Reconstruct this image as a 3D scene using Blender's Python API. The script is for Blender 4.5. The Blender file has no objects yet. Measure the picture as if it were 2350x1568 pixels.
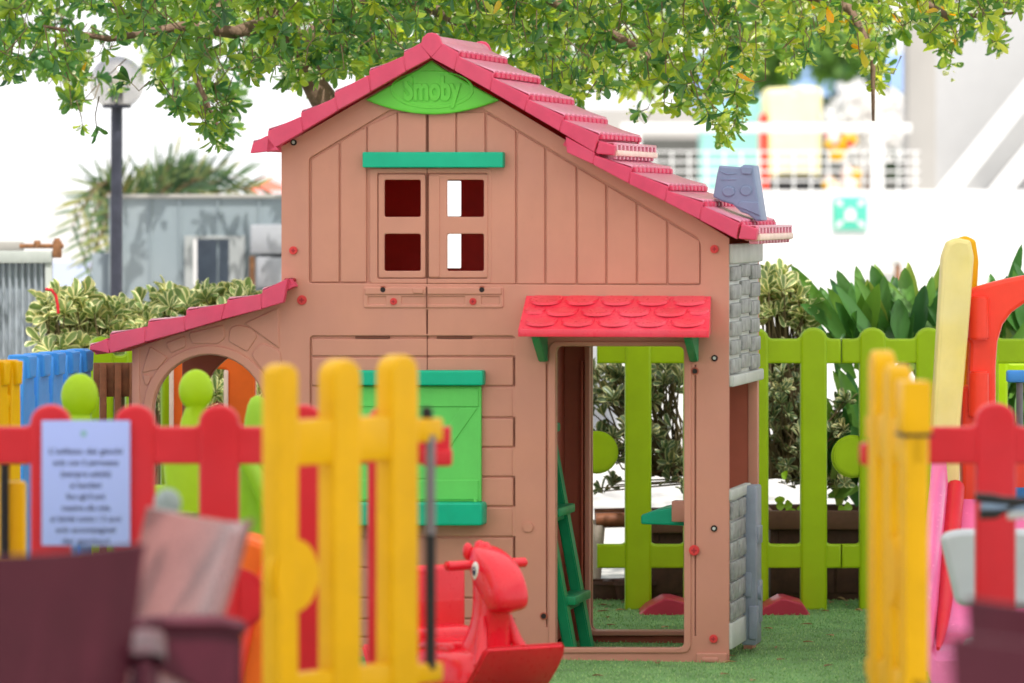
import bpy, bmesh, math, random
import numpy as np
from mathutils import Vector, Matrix
random.seed(7); np.random.seed(7)
sc = bpy.context.scene
COL = sc.collection
R = math.radians
# ------------------------------------------------------------------ camera model (all measures in metres)
FPX = 11672.0      # focal length in pixels of a 2350 px wide picture
CX, HY = 1175.0, 470.0
CAMH = 1.477
def W(px, py, Y):  # a point seen at (px,py), Y metres in front of the camera
    return Vector(((px-CX)/FPX*Y, Y, CAMH + (HY-py)/FPX*Y))
def GX(px, Y): return (px-CX)/FPX*Y
def GZ(py, Y): return CAMH + (HY-py)/FPX*Y
# house frame
TH = R(10.5); cT, sT = math.cos(TH), math.sin(TH)
OY = 16.63; OX = (648-CX)/FPX*OY
def HP(px, py, v=0.0):   # picture -> house plane (u, z) at depth v
    k = (px-CX)/FPX
    u = (k*(OY+v*cT) - OX - v*sT)/(cT + k*sT)
    Y = OY - u*sT + v*cT
    return (u, CAMH + (HY-py)/FPX*Y)
# ------------------------------------------------------------------ materials
MATS = {}
def nodes(name):
    m = bpy.data.materials.new(name); m.use_nodes = True
    nt = m.node_tree; b = nt.nodes['Principled BSDF']
    return m, nt, b
def srgb(r, g, b):
    f = lambda c: ((c/255)/12.92 if c/255 <= .04045 else ((c/255+.055)/1.055)**2.4)
    return (f(r), f(g), f(b))
def plastic(name, col, rough=.38, var=.10, bump=.05, scale=9.0, trans=0.0, coat=0.0, spec=.32, fade=None, fadeamt=.0, grime=0.0):
    if name in MATS: return MATS[name]
    m, nt, b = nodes(name)
    N, L = nt.nodes, nt.links
    tc = N.new('ShaderNodeTexCoord'); no = N.new('ShaderNodeTexNoise')
    no.inputs['Scale'].default_value = scale; no.inputs['Detail'].default_value = 6; no.inputs['Roughness'].default_value = .6
    L.new(tc.outputs['Object'], no.inputs['Vector'])
    mp = N.new('ShaderNodeMapRange'); mp.inputs['From Min'].default_value=.3; mp.inputs['From Max'].default_value=.7
    mp.inputs['To Min'].default_value = 1-var; mp.inputs['To Max'].default_value = 1+var
    L.new(no.outputs['Fac'], mp.inputs['Value'])
    mx = N.new('ShaderNodeMix'); mx.data_type='RGBA'; mx.blend_type='MULTIPLY'; mx.inputs['Factor'].default_value=1
    mx.inputs['A'].default_value = (*col, 1)
    L.new(mp.outputs['Result'], mx.inputs['B'])
    out = mx.outputs['Result']
    if grime:
        mpg = N.new('ShaderNodeMapping'); mpg.inputs['Scale'].default_value = (7, 7, 2.2); L.new(tc.outputs['Object'], mpg.inputs['Vector'])
        ng = N.new('ShaderNodeTexNoise'); ng.inputs['Scale'].default_value = 1; ng.inputs['Detail'].default_value = 7; ng.inputs['Roughness'].default_value=.65; L.new(mpg.outputs['Vector'], ng.inputs['Vector'])
        nb = N.new('ShaderNodeTexNoise'); nb.inputs['Scale'].default_value = 90; nb.inputs['Detail'].default_value = 3; L.new(tc.outputs['Object'], nb.inputs['Vector'])
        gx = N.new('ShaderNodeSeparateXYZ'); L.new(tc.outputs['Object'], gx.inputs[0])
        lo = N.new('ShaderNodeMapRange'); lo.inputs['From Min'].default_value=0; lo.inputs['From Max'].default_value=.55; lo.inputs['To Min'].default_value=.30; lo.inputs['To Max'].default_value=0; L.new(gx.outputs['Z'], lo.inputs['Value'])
        mg = N.new('ShaderNodeMapRange'); mg.inputs['From Min'].default_value=.48; mg.inputs['From Max'].default_value=.72; mg.inputs['To Max'].default_value=grime; L.new(ng.outputs['Fac'], mg.inputs['Value'])
        mb_ = N.new('ShaderNodeMapRange'); mb_.inputs['From Min'].default_value=.66; mb_.inputs['From Max'].default_value=.74; mb_.inputs['To Max'].default_value=grime*.8; L.new(nb.outputs['Fac'], mb_.inputs['Value'])
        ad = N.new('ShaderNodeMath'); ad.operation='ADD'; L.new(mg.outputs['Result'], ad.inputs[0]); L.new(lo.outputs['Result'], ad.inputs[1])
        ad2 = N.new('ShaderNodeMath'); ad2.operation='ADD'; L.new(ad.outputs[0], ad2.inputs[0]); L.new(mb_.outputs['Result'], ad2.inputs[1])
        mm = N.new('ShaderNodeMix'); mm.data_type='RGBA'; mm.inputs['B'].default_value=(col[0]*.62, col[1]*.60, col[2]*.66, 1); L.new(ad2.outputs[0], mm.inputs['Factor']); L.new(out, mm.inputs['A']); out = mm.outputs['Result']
    if fade:
        n3 = N.new('ShaderNodeTexNoise'); n3.inputs['Scale'].default_value = 3.2; n3.inputs['Detail'].default_value=8
        L.new(tc.outputs['Object'], n3.inputs['Vector'])
        m3 = N.new('ShaderNodeMapRange'); m3.inputs['From Min'].default_value=.42; m3.inputs['From Max'].default_value=.75
        m3.inputs['To Max'].default_value = fadeamt
        L.new(n3.outputs['Fac'], m3.inputs['Value'])
        mf = N.new('ShaderNodeMix'); mf.data_type='RGBA'; mf.inputs['B'].default_value=(*fade,1)
        L.new(m3.outputs['Result'], mf.inputs['Factor']); L.new(out, mf.inputs['A']); out = mf.outputs['Result']
    L.new(out, b.inputs['Base Color'])
    n2 = N.new('ShaderNodeTexNoise'); n2.inputs['Scale'].default_value = 60; n2.inputs['Detail'].default_value=4
    L.new(tc.outputs['Object'], n2.inputs['Vector'])
    mr = N.new('ShaderNodeMapRange'); mr.inputs['To Min'].default_value = rough-.08; mr.inputs['To Max'].default_value = rough+.12
    L.new(n2.outputs['Fac'], mr.inputs['Value']); L.new(mr.outputs['Result'], b.inputs['Roughness'])
    bu = N.new('ShaderNodeBump'); bu.inputs['Strength'].default_value = bump; bu.inputs['Distance'].default_value=.01
    L.new(no.outputs['Fac'], bu.inputs['Height']); L.new(bu.outputs['Normal'], b.inputs['Normal'])
    b.inputs['Specular IOR Level'].default_value = spec
    b.inputs['Coat Weight'].default_value = coat
    if trans > 0:
        t = N.new('ShaderNodeBsdfTranslucent'); L.new(out, t.inputs['Color'])
        ms = N.new('ShaderNodeMixShader'); ms.inputs['Fac'].default_value = trans
        L.new(b.outputs['BSDF'], ms.inputs[1]); L.new(t.outputs['BSDF'], ms.inputs[2])
        L.new(ms.outputs['Shader'], N['Material Output'].inputs['Surface'])
    MATS[name] = m; return m
def leafmat(name, stops, trans=.35, rough=.35, attr='rnd'):
    if name in MATS: return MATS[name]
    m, nt, b = nodes(name); N, L = nt.nodes, nt.links
    a = N.new('ShaderNodeAttribute'); a.attribute_name = attr
    cr = N.new('ShaderNodeValToRGB'); els = cr.color_ramp.elements
    els[0].position = stops[0][0]; els[0].color=(*stops[0][1],1)
    els[1].position = stops[-1][0]; els[1].color=(*stops[-1][1],1)
    for p, c in stops[1:-1]:
        e = els.new(p); e.color = (*c,1)
    L.new(a.outputs['Fac'], cr.inputs['Fac']); L.new(cr.outputs['Color'], b.inputs['Base Color'])
    b.inputs['Roughness'].default_value = rough
    t = N.new('ShaderNodeBsdfTranslucent')
    g = N.new('ShaderNodeHueSaturation'); g.inputs['Hue'].default_value=.48; g.inputs['Saturation'].default_value=1.15; g.inputs['Value'].default_value = 1.9
    L.new(cr.outputs['Color'], g.inputs['Color']); L.new(g.outputs['Color'], t.inputs['Color'])
    ms = N.new('ShaderNodeMixShader'); ms.inputs['Fac'].default_value = trans
    L.new(b.outputs['BSDF'], ms.inputs[1]); L.new(t.outputs['BSDF'], ms.inputs[2])
    L.new(ms.outputs['Shader'], N['Material Output'].inputs['Surface'])
    MATS[name] = m; return m
HOUSE = plastic('house_plastic', (.585,.262,.186), .42, .05, .03, 5, fade=(.54,.25,.20), fadeamt=.5, grime=.13)
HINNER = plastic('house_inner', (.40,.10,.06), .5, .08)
ROOF = plastic('roof_plastic', (.86,.095,.205), .40, .08, .06, 14, trans=.30, fade=(.86,.20,.30), fadeamt=.45)
ROOF_SHEEN = plastic('roof_tile_sky_sheen', (.86,.30,.43), .30, .05, .02, 18, trans=.15, coat=.3, fade=(.88,.42,.54), fadeamt=.35)  # tile tops coloured lighter to carry the sky's sheen
CREAM = plastic('cream_plastic', (.86,.66,.56), .5, .12, .1, 12)  # on the roof lips this cream paints the sunlit edge
DARKRED = plastic('dark_red', (.35,.02,.03), .5)
AWN = plastic('awning_red', (.80,.022,.05), .28, .10, .05, 12, coat=.3, fade=(.85,.12,.2), fadeamt=.5)
TEAL = plastic('teal_plastic', (.001,.43,.25), .38, .08)
TEALD = plastic('deep_green_plastic', (.008,.30,.12), .36, .12)
LGREEN = plastic('light_green_plastic', (.13,.60,.12), .40, .07, grime=.15)
GGREEN = plastic('sign_green_plastic', (.14,.62,.06), .36, .05)
LIME = plastic('lime_plastic', (.33,.52,.002), .38, .09, .04, 6, grime=.15)
LIME2 = plastic('pale_lime_plastic', (.40,.66,.05), .35, .08, .04, 6, trans=.25)
YEL = plastic('yellow_plastic', (.75,.405,.0005), .36, .08, .05, 7, grime=.12, spec=.22)
YEL2 = plastic('cream_yellow_plastic', (.80,.66,.19), .42, .10, .05, 6, fade=(.85,.78,.5), fadeamt=.5)
RED = plastic('red_plastic', (.62,.012,.022), .38, .08, .04, 7, fade=(.66,.04,.06), fadeamt=.4)
HORSE = plastic('horse_red', (.80,.012,.030), .28, .06, .04, 7, coat=.35)
ORANGE = plastic('orange_plastic', (.88,.15,.015), .40, .08)
TOMATO = plastic('tomato_plastic', (.92,.06,.03), .30, .06)
SUNMAROON = plastic('sunlit_maroon', (.25,.105,.095), .26, .25, .05, 5, coat=.5)  # maroon lightened so the dappled chair back looks sunlit
DOME = plastic('dome_grey', (.27,.32,.31), .35)
PINK = plastic('pink_plastic', (.78,.16,.36), .22, .10, .05, 6, coat=.4)
BLUE = plastic('blue_plastic', (.06,.30,.80), .40, .08)
GREYB = plastic('blue_grey_plastic', (.20,.26,.40), .45, .10, .06, 12)
STONE = plastic('grey_stone_plastic', (.30,.315,.31), .5, .40, .5, 30)
SLATE = plastic('slate_plastic', (.25,.29,.36), .45, .15, .1, 12)
PALEG = plastic('pale_grey_plastic', (.50,.53,.50), .45, .12)
WHITEP = plastic('white_plastic', (.48,.52,.55), .4, .05)
MAROON = plastic('maroon_plastic', (.075,.010,.022), .45, .12, .05, 8, spec=.25)
BLACK = plastic('black_metal', (.012,.012,.013), .4)
STEEL = plastic('steel', (.19,.18,.20), .4, .1); 
STEEL.node_tree.nodes['Principled BSDF'].inputs['Metallic'].default_value=.5
SCREW = plastic('screw_red', (.65,.05,.05), .4)
DARK = plastic('dark_hole', (.02,.012,.012), .6)
BROWNP = plastic('brown_planter', (.075,.032,.022), .6, .3, .25, 22)
BROWNS = plastic('brown_slat', (.20,.07,.03), .6, .3, .25, 22)
SOIL = plastic('soil', (.05,.035,.02), .9, .4, .6, 40)
BARK = plastic('bark', (.20,.13,.09), .85, .35, .8, 26)
TWIG = plastic('twig', (.16,.12,.06), .8, .3)
CONCW = plastic('white_wall', (.80,.80,.78), .8, .03, .05, 3)
GREYW = plastic('pale_grey_wall', (.42,.40,.37), .8, .05, .05, 3)
LILAC = plastic('lilac_wall', (.45,.50,.68), .8, .05, .05, 3)
CONT = plastic('container_paint', (.26,.31,.34), .6, .06, .1, 3, fade=(.33,.36,.37), fadeamt=.4)
CORR = plastic('galvanised_sheet', (.38,.42,.46), .42, .2, .1, 14)
RUST = plastic('rust', (.28,.13,.06), .8, .4, .4, 40)
LAMP = plastic('lamp_post_paint', (.05,.053,.075), .5, .25, .1, 20)
PAPER = plastic('paper', (.40,.48,.90), .7, .02, .02, 4)
INK = plastic('ink', (.06,.07,.14), .7)
MINT = plastic('mint_paint', (.30,.62,.55), .5)
SIGNG = plastic('sign_green', (.10,.56,.40), .5, .03)
GLOSSW = plastic('eye_white', (.8,.8,.76), .3, .02)
EYEB = plastic('eye_blue', (.03,.04,.12), .2, .02)
def glassmat():
    m, nt, b = nodes('lamp_glass'); N, L = nt.nodes, nt.links
    tr = N.new('ShaderNodeBsdfTransparent'); tr.inputs['Color'].default_value=(.93,.92,.90,1)
    gl = N.new('ShaderNodeBsdfGlossy'); gl.inputs['Roughness'].default_value=.05; gl.inputs['Color'].default_value=(.8,.8,.8,1)
    di = N.new('ShaderNodeBsdfDiffuse'); di.inputs['Color'].default_value=(.22,.19,.16,1)
    fr = N.new('ShaderNodeLayerWeight'); fr.inputs['Blend'].default_value=.35
    m1 = N.new('ShaderNodeMixShader'); m1.inputs['Fac'].default_value=.26
    L.new(tr.outputs[0], m1.inputs[1]); L.new(di.outputs[0], m1.inputs[2])
    m2 = N.new('ShaderNodeMixShader'); L.new(fr.outputs['Facing'], m2.inputs['Fac'])
    L.new(m1.outputs[0], m2.inputs[1]); L.new(gl.outputs[0], m2.inputs[2])
    L.new(m2.outputs[0], N['Material Output'].inputs['Surface'])
    return m
GLASS = glassmat()
def turfmat():
    m, nt, b = nodes('turf'); N, L = nt.nodes, nt.links
    tc = N.new('ShaderNodeTexCoord')
    n1 = N.new('ShaderNodeTexNoise'); n1.inputs['Scale'].default_value=260; n1.inputs['Detail'].default_value=3
    n2 = N.new('ShaderNodeTexNoise'); n2.inputs['Scale'].default_value=5; n2.inputs['Detail'].default_value=6
    for n in (n1,n2): L.new(tc.outputs['Object'], n.inputs['Vector'])
    cr = N.new('ShaderNodeValToRGB'); e=cr.color_ramp.elements
    e[0].position=.3; e[0].color=(.07,.18,.05,1); e[1].position=.72; e[1].color=(.30,.52,.20,1)
    x=e.new(.5); x.color=(.165,.345,.11,1)
    L.new(n1.outputs['Fac'], cr.inputs['Fac'])
    mp = N.new('ShaderNodeMapRange'); mp.inputs['From Min'].default_value=.3; mp.inputs['From Max'].default_value=.7; mp.inputs['To Min'].default_value=.72; mp.inputs['To Max'].default_value=1.25
    L.new(n2.outputs['Fac'], mp.inputs['Value'])
    mx = N.new('ShaderNodeMix'); mx.data_type='RGBA'; mx.blend_type='MULTIPLY'; mx.inputs['Factor'].default_value=1
    L.new(cr.outputs['Color'], mx.inputs['A']); L.new(mp.outputs['Result'], mx.inputs['B'])
    L.new(mx.outputs['Result'], b.inputs['Base Color']); b.inputs['Roughness'].default_value=.85
    bu = N.new('ShaderNodeBump'); bu.inputs['Strength'].default_value=.8; bu.inputs['Distance'].default_value=.01
    L.new(n1.outputs['Fac'], bu.inputs['Height']); L.new(bu.outputs['Normal'], b.inputs['Normal'])
    return m
TURF = turfmat()
PAVE = plastic('pale_paving', (.55,.53,.49), .85, .12, .2, 2)
def sailmat():
    m, nt, b = nodes('sail_fabric'); N, L = nt.nodes, nt.links
    t = N.new('ShaderNodeBsdfTranslucent'); t.inputs['Color'].default_value=(.95,.94,.92,1)
    b.inputs['Base Color'].default_value=(.9,.9,.88,1); b.inputs['Roughness'].default_value=.9
    ms = N.new('ShaderNodeMixShader'); ms.inputs['Fac'].default_value=.72
    L.new(b.outputs[0], ms.inputs[1]); L.new(t.outputs[0], ms.inputs[2]); L.new(ms.outputs[0], N['Material Output'].inputs['Surface'])
    return m
SAIL = sailmat()
# ------------------------------------------------------------------ mesh builder
class MB:
    def __init__(s, *mats): s.bm = bmesh.new(); s.mats = list(mats)
    def add(s, me, mat=0, M=None):
        n = len(s.bm.faces)
        if M is not None: me.transform(M)
        s.bm.from_mesh(me); s.bm.faces.ensure_lookup_table()
        for f in s.bm.faces[n:]: f.material_index = mat
    def addbm(s, b2, mat=0, M=None):
        me = bpy.data.meshes.new('t'); b2.to_mesh(me); b2.free(); s.add(me, mat, M); bpy.data.meshes.remove(me); return s
    def box(s, c, size, bev=.003, mat=0, M=None, seg=2):
        b = bmesh.new(); bmesh.ops.create_cube(b, size=1)
        bmesh.ops.scale(b, vec=size, verts=b.verts)
        if bev > 0:
            bmesh.ops.bevel(b, geom=b.edges[:], offset=min(bev, min(size)*.45), segments=seg, profile=.5, affect='EDGES')
        bmesh.ops.translate(b, vec=c, verts=b.verts)
        return s.addbm(b, mat, M)
    def box2(s, a, b_, bev=.003, mat=0, M=None, seg=2):
        a, b_ = Vector(a), Vector(b_)
        return s.box((a+b_)/2, [max(abs(x), 1e-4) for x in (b_-a)], bev, mat, M, seg)
    def cyl(s, c, r, h, axis='z', n=20, bev=0, mat=0, r2=None, M=None):
        b = bmesh.new(); bmesh.ops.create_cone(b, cap_ends=True, segments=n, radius1=r, radius2=r if r2 is None else r2, depth=h)
        if bev > 0:
            ed = [e for e in b.edges if abs(e.verts[0].co.z-e.verts[1].co.z) < 1e-6]
            bmesh.ops.bevel(b, geom=ed, offset=bev, segments=2, affect='EDGES')
        rot = {'z': Matrix(), 'y': Matrix.Rotation(R(90),4,'X'), 'x': Matrix.Rotation(R(90),4,'Y')}[axis]
        MM = Matrix.Translation(c) @ rot
        return s.addbm(b, mat, (M @ MM) if M is not None else MM)
    def sphere(s, c, rad, mat=0, n=24, M=None):
        b = bmesh.new(); bmesh.ops.create_uvsphere(b, u_segments=n, v_segments=n//2, radius=1)
        rad = (rad,)*3 if isinstance(rad,(int,float)) else rad
        bmesh.ops.scale(b, vec=rad, verts=b.verts); bmesh.ops.translate(b, vec=c, verts=b.verts)
        return s.addbm(b, mat, M)
    def tube(s, pts, rad, n=8, mat=0, cap=True):
        pts = [Vector(p) for p in pts]; b = bmesh.new(); rings = []
        rad = [rad]*len(pts) if isinstance(rad,(int,float)) else rad
        for i, p in enumerate(pts):
            t = (pts[min(i+1,len(pts)-1)] - pts[max(i-1,0)]).normalized()
            a = Vector((0,0,1)) if abs(t.z) < .9 else Vector((1,0,0))
            x = t.cross(a).normalized(); y = t.cross(x)
            rings.append([b.verts.new(p + (x*math.cos(k*2*math.pi/n) + y*math.sin(k*2*math.pi/n))*rad[i]) for k in range(n)])
        for i in range(len(rings)-1):
            for k in range(n):
                b.faces.new((rings[i][k], rings[i][(k+1)%n], rings[i+1][(k+1)%n], rings[i+1][k]))
        if cap:
            b.faces.new(rings[0][::-1]); b.faces.new(rings[-1])
        bmesh.ops.recalc_face_normals(b, faces=b.faces)
        return s.addbm(b, mat)
    def grid(s, P, mat=0, closed=False):
        """P[i][j] points"""
        b = bmesh.new(); V = [[b.verts.new(p) for p in r] for r in P]
        for i in range(len(V)-1):
            for j in range(len(V[0])-1):
                b.faces.new((V[i][j], V[i+1][j], V[i+1][j+1], V[i][j+1]))
        bmesh.ops.recalc_face_normals(b, faces=b.faces)
        return s.addbm(b, mat)
    def plate(s, outer, holes=(), v0=0.0, th=.02, bev=.003, mat=0, M=None):
        """outline in (x,z); front face at y=v0, thickness going to +y"""
        cu = bpy.data.curves.new('c', 'CURVE'); cu.dimensions = '2D'; cu.fill_mode = 'BOTH'
        cu.bevel_depth = bev; cu.bevel_resolution = 1; cu.extrude = max(th/2-bev, 0); cu.offset = -bev
        for poly in [outer]+list(holes):
            sp = cu.splines.new('POLY'); sp.points.add(len(poly)-1); sp.use_cyclic_u = True
            for p, q in zip(sp.points, poly): p.co = (q[0], q[1], 0, 1)
        ob = bpy.data.objects.new('c', cu)
        me = ob.to_mesh(); me2 = me.copy(); ob.to_mesh_clear()
        T = Matrix.Translation((0, v0+th/2, 0)) @ Matrix.Rotation(R(90),4,'X')
        s.add(me2, mat, (M @ T) if M is not None else T)
        bpy.data.meshes.remove(me2); bpy.data.objects.remove(ob); bpy.data.curves.remove(cu)
        return s
    def text(s, string, size, M, extrude=.001, offset=0, mat=0, width=None, bev=0):
        cu = bpy.data.curves.new('t', 'FONT'); cu.body = string; cu.size = size; cu.align_x='CENTER'; cu.align_y='CENTER'
        cu.extrude = extrude; cu.offset = offset; cu.bevel_depth = bev
        ob = bpy.data.objects.new('t', cu); COL.objects.link(ob)
        dg = bpy.context.evaluated_depsgraph_get(); dg.update()
        me = bpy.data.meshes.new_from_object(ob.evaluated_get(dg))
        if width:
            xs = [v.co.x for v in me.vertices]; w = max(xs)-min(xs)
            me.transform(Matrix.Diagonal((width/w, 1, 1, 1)))
        s.add(me, mat, M)
        bpy.data.objects.remove(ob); bpy.data.curves.remove(cu); bpy.data.meshes.remove(me)
        return s
    def build(s, name, parent=None, smooth=38, M=None, weld=False):
        me = bpy.data.meshes.new(name)
        if weld: bmesh.ops.remove_doubles(s.bm, verts=s.bm.verts, dist=1e-5)
        s.bm.to_mesh(me); s.bm.free()
        for m in s.mats: me.materials.append(m)
        if smooth:
            for p in me.polygons: p.use_smooth = True
            me.set_sharp_from_angle(angle=R(smooth))
        o = bpy.data.objects.new(name, me); COL.objects.link(o)
        if parent is not None: o.parent = parent
        if M is not None: o.matrix_local = M
        return o
def tag(o, label=None, cat=None, group=None, kind=None):
    if label: o['label'] = label
    if cat: o['category'] = cat
    if group: o['group'] = group
    if kind: o['kind'] = kind
    return o
def empty(name, loc=(0,0,0), rz=0, label=None, cat=None, group=None):
    o = bpy.data.objects.new(name, None); COL.objects.link(o); o.location = loc; o.rotation_euler = (0,0,rz)
    o.empty_display_size=.1
    return tag(o, label, cat, group)
def copy_tree(o, parent=None):
    c = o.copy(); COL.objects.link(c)
    if parent: c.parent = parent
    for ch in list(o.children): copy_tree(ch, c)
    return c
def rnd(poly, r, seg=4):
    """round the corners of a polygon"""
    out = []; n = len(poly)
    for i in range(n):
        p0, p, p1 = Vector(poly[i-1]), Vector(poly[i]), Vector(poly[(i+1)%n])
        rr = r[i] if isinstance(r,(list,tuple)) else r
        a, b = p0-p, p1-p; la, lb = a.length, b.length
        if rr <= 0 or la < 1e-6 or lb < 1e-6: out.append(tuple(p)); continue
        d = min(rr, la*.48, lb*.48); A = p + a/la*d; B = p + b/lb*d
        for k in range(seg+1):
            t = k/seg; out.append(tuple(A*(1-t)**2 + p*2*t*(1-t) + B*t*t))
    return out
def rect(x0, z0, x1, z1, r=0, seg=4):
    p = [(x0,z0),(x1,z0),(x1,z1),(x0,z1)]
    return rnd(p, r, seg) if r else p
# ------------------------------------------------------------------ PLAYHOUSE
house = empty('playhouse', (OX, OY, 0), -TH, 'terracotta plastic playhouse with pink tiled roof and lean-to archway on the turf', 'playhouse')
def hp(pts, v=0.0): return [HP(x, y, v) for x, y in pts]
def hrect(x0, y0, x1, y1, v=0.0, r=0, seg=4):
    a = HP(x0, y1, v); b = HP(x1, y0, v); c = HP((x0+x1)/2, y1, v)
    p = [(a[0], HP(x0,y1,v)[1]), (b[0], HP(x1,y1,v)[1]), (b[0], HP(x1,y0,v)[1]), (a[0], HP(x0,y0,v)[1])]
    return rnd(p, r, seg) if r else p
U1 = HP(1671, 1000)[0]; DEPTH = .717
wall_out = [HP(648,900), HP(648,338), HP(990,140), HP(1671,548), HP(1671,1521), HP(1275,1521), HP(1275,1500), HP(700,1500), HP(648,1500)]
wall_out = [HP(648,1500), HP(648,338), HP(990,140), HP(1671,548), HP(1671,1521), HP(648,1505)]
door_h = hrect(1275,795,1570,1487,0,.022)
wins = [hrect(882,413,965,498,0,.006), hrect(1026,413,1110,498,0,.006), hrect(882,537,965,622,0,.006), hrect(1026,537,1110,622,0,.006)]
PZ = 0.011   # relief depth
m = MB(HOUSE, plastic('seam_shade_brown',(.16,.05,.03),.6))  # dark brown paints shade into the seam and slots
# backing plate (bottom of the grooves)
m.plate(hp([(650,1500),(650,342),(990,144),(1669,550),(1669,1500)]), [hrect(868,411,967,500,0,.004), hrect(1014,411,1112,500,0,.004), hrect(868,535,967,624,0,.004), hrect(1014,535,1112,624,0,.004)]+[hrect(1273,793,1572,1489,0,.022)], v0=PZ, th=.022, bev=.002)
# frame plate with relief zones cut out
zoneU = rnd(hp([(709,650),(709,364),(892,254),(1103,247),(1600,545),(1608,562),(1608,655)]), .010)
zoneL = rnd(hp([(711,1487),(711,771),(1182,771),(1182,1487)]), .014)
slots = [hrect(978.4,712,981.6,766), hrect(1253,835,1256,1440), hrect(1594,862,1597,1460), hrect(1594,838,1597,846)]
m.plate(wall_out, [zoneU, zoneL, door_h]+slots, v0=0, th=.012, bev=.003)
# vertical boards, upper part
def topy(x):
    if x < 892: return 364 + (x-709)/(892-709)*(254-364)
    if x < 1103: return 252
    if x < 1600: return 247 + (x-1103)/(1600-1103)*(545-247)
    return 548
xs = [711,778,841,910,980,1045,1113,1183,1250,1322,1390,1460,1530,1606]
for a, b in zip(xs[:-1], xs[1:]):
    a1, b1 = a+3.2, b-.8
    pts = [(a1,648 if a<1100 else 652)]
    pts += [(a1, topy(a1)+5)]
    for brk in (892,1103):
        if a1 < brk < b1: pts.append((brk, topy(brk)+5))
    pts += [(b1, topy(b1)+5), (b1,648 if a<1100 else 652)]
    m.plate(rnd(hp(pts), .003, 2), (), v0=.0035, th=.012, bev=.0034) if not (840 < a < 1100 ) else None
    if 845 < a < 1110 or a == 841:
        pass
# boards above the window are cut short
for a, b in ((843,910),(913,977),(983,1045),(1048,1112)):
    m.plate(rnd(hp([(a,384),(a,max(258,topy(a)+5)),(b,max(258,topy(b)+5)),(b,384)]), .003,2), (), v0=.0034, th=.012, bev=.0034)
# window surround
m.plate(hrect(848,386,1128,651,0,.012), [hrect(866,398,978.6,640,0,.006), hrect(981.6,398,1121,640,0,.006)], v0=.002, th=.014, bev=.003)
# ledge under the window
m.plate(hrect(834,658,1156,707,0,.01), [hrect(845,681,886,699,0,.002), hrect(922,681,977,699,0,.002), hrect(984,681,1067,699,0,.002), hrect(1105,681,1147,699,0,.002)], v0=-.004, th=.012, bev=.003)
m.plate(hrect(838,660,978.5,676,0,.004), (), v0=-.009, th=.010, bev=.003)
m.plate(hrect(981.5,660,1152,676,0,.004), (), v0=-.009, th=.010, bev=.003)
m.plate(hrect(948,661,974,674,0,.010), (), v0=-.013, th=.008, bev=.003)
# horizontal boards, lower part
ys = [775,818,886,958,1026,1094,1162,1232,1302,1372,1420,1462,1486]
for i, (a, b) in enumerate(zip(ys[:-1], ys[1:])):
    xe = 1177
    m.plate(rnd(hp([(715,b-1),(715,a+3),(xe,a+3),(xe,b-1)]), .003, 2), (), v0=.0035, th=.012, bev=.0034)
    if i in (1,3,5,7): aa=HP(1179,b-1); bb=HP(1184,a+3); m.box2((aa[0],.006,aa[1]),(bb[0],.011,bb[1]),0,1)  # dark box paints the shade in the open board ends
    if i not in (1,3,5,7): m.plate(hp([(1176,b-1),(1176,a+2),(1184,a+2),(1184,b-1)]), (), v0=.0005, th=.012, bev=.001)
for xa_,xb_ in ((815,893),(1002,1082)):
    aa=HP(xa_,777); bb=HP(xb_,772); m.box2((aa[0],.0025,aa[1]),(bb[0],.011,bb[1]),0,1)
# seam between the two moulded halves, its shade painted as dark strips
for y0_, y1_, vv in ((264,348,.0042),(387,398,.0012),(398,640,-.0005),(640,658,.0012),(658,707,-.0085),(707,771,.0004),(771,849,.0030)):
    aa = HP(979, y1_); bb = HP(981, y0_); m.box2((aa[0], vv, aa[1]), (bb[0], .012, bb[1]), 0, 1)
# door moulding
m.plate(hrect(1259,783,1586,1499,0,.03), [hrect(1275,795,1570,1487,0,.022)], v0=-.006, th=.045, bev=.004)
# foot at the right corner
m.plate(hrect(1599,1499,1669,1524,0,.004), (), v0=-.012, th=.03, bev=.003)
m.box2((HP(1612,1512)[0],-.018,HP(1612,1520)[1]), (HP(1650,1508)[0],-.004,HP(1650,1508)[1]), .006)
front = m.build('front_wall', house)
# small details on the wall
def rosette(x, y, r=.012, mat=SCREW, v=-.001, name='screw_cap', cross=True):
    u, z = HP(x, y); q = MB(mat, DARKRED)
    q.cyl((u, v, z), r, .008, 'y', 20, .002)
    if cross:
        q.box((u, v-.0045, z), (r*1.0,.0015,r*.28), .0003, 1); q.box((u, v-.0046, z), (r*.28,.0015,r*1.0), .0003, 1)
    return q.build(name, house)
for x, y in ((674,575),(1640,572),(904,692),(1086,692),(1638,1466)): rosette(x, y, .0135 if y<600 or y>1400 else .0115, v=-.003 if y<1 else -.005)
rosette(693,689,.016); rosette(1594,1263,.017, v=-.008)
for x, y in ((674,327),(1640,822),(1639,1213)):
    u, z = HP(x,y); q = MB(DARK, PALEG); q.cyl((u,-.001,z), .0105,.006,'y',20); q.cyl((u,-.003,z), .0052,.006,'y',12,mat=1); q.build('bolt_hole', house)
for x, y in ((880,665),(1107,665),(1248,1414),(1595,852)):
    u, z = HP(x,y); q = MB(HINNER, DARK); q.cyl((u,-.004 if y<700 else 0,z), .0125,.006,'y',20); q.cyl((u,-.007 if y<700 else -.002,z), .0085,.006,'y',16,mat=1); q.build('bolt_hole', house)
u, z = HP(1212,1210); q = MB(HOUSE); q.cyl((u,-.001,z), .0175,.010,'y',24,.002); q.build('cap_plug', house)
u, z = HP(668,643); q = MB(DARKRED); q.box((u,-.01,z), (.035,.03,.012), .003); q.build('latch', house)
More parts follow.
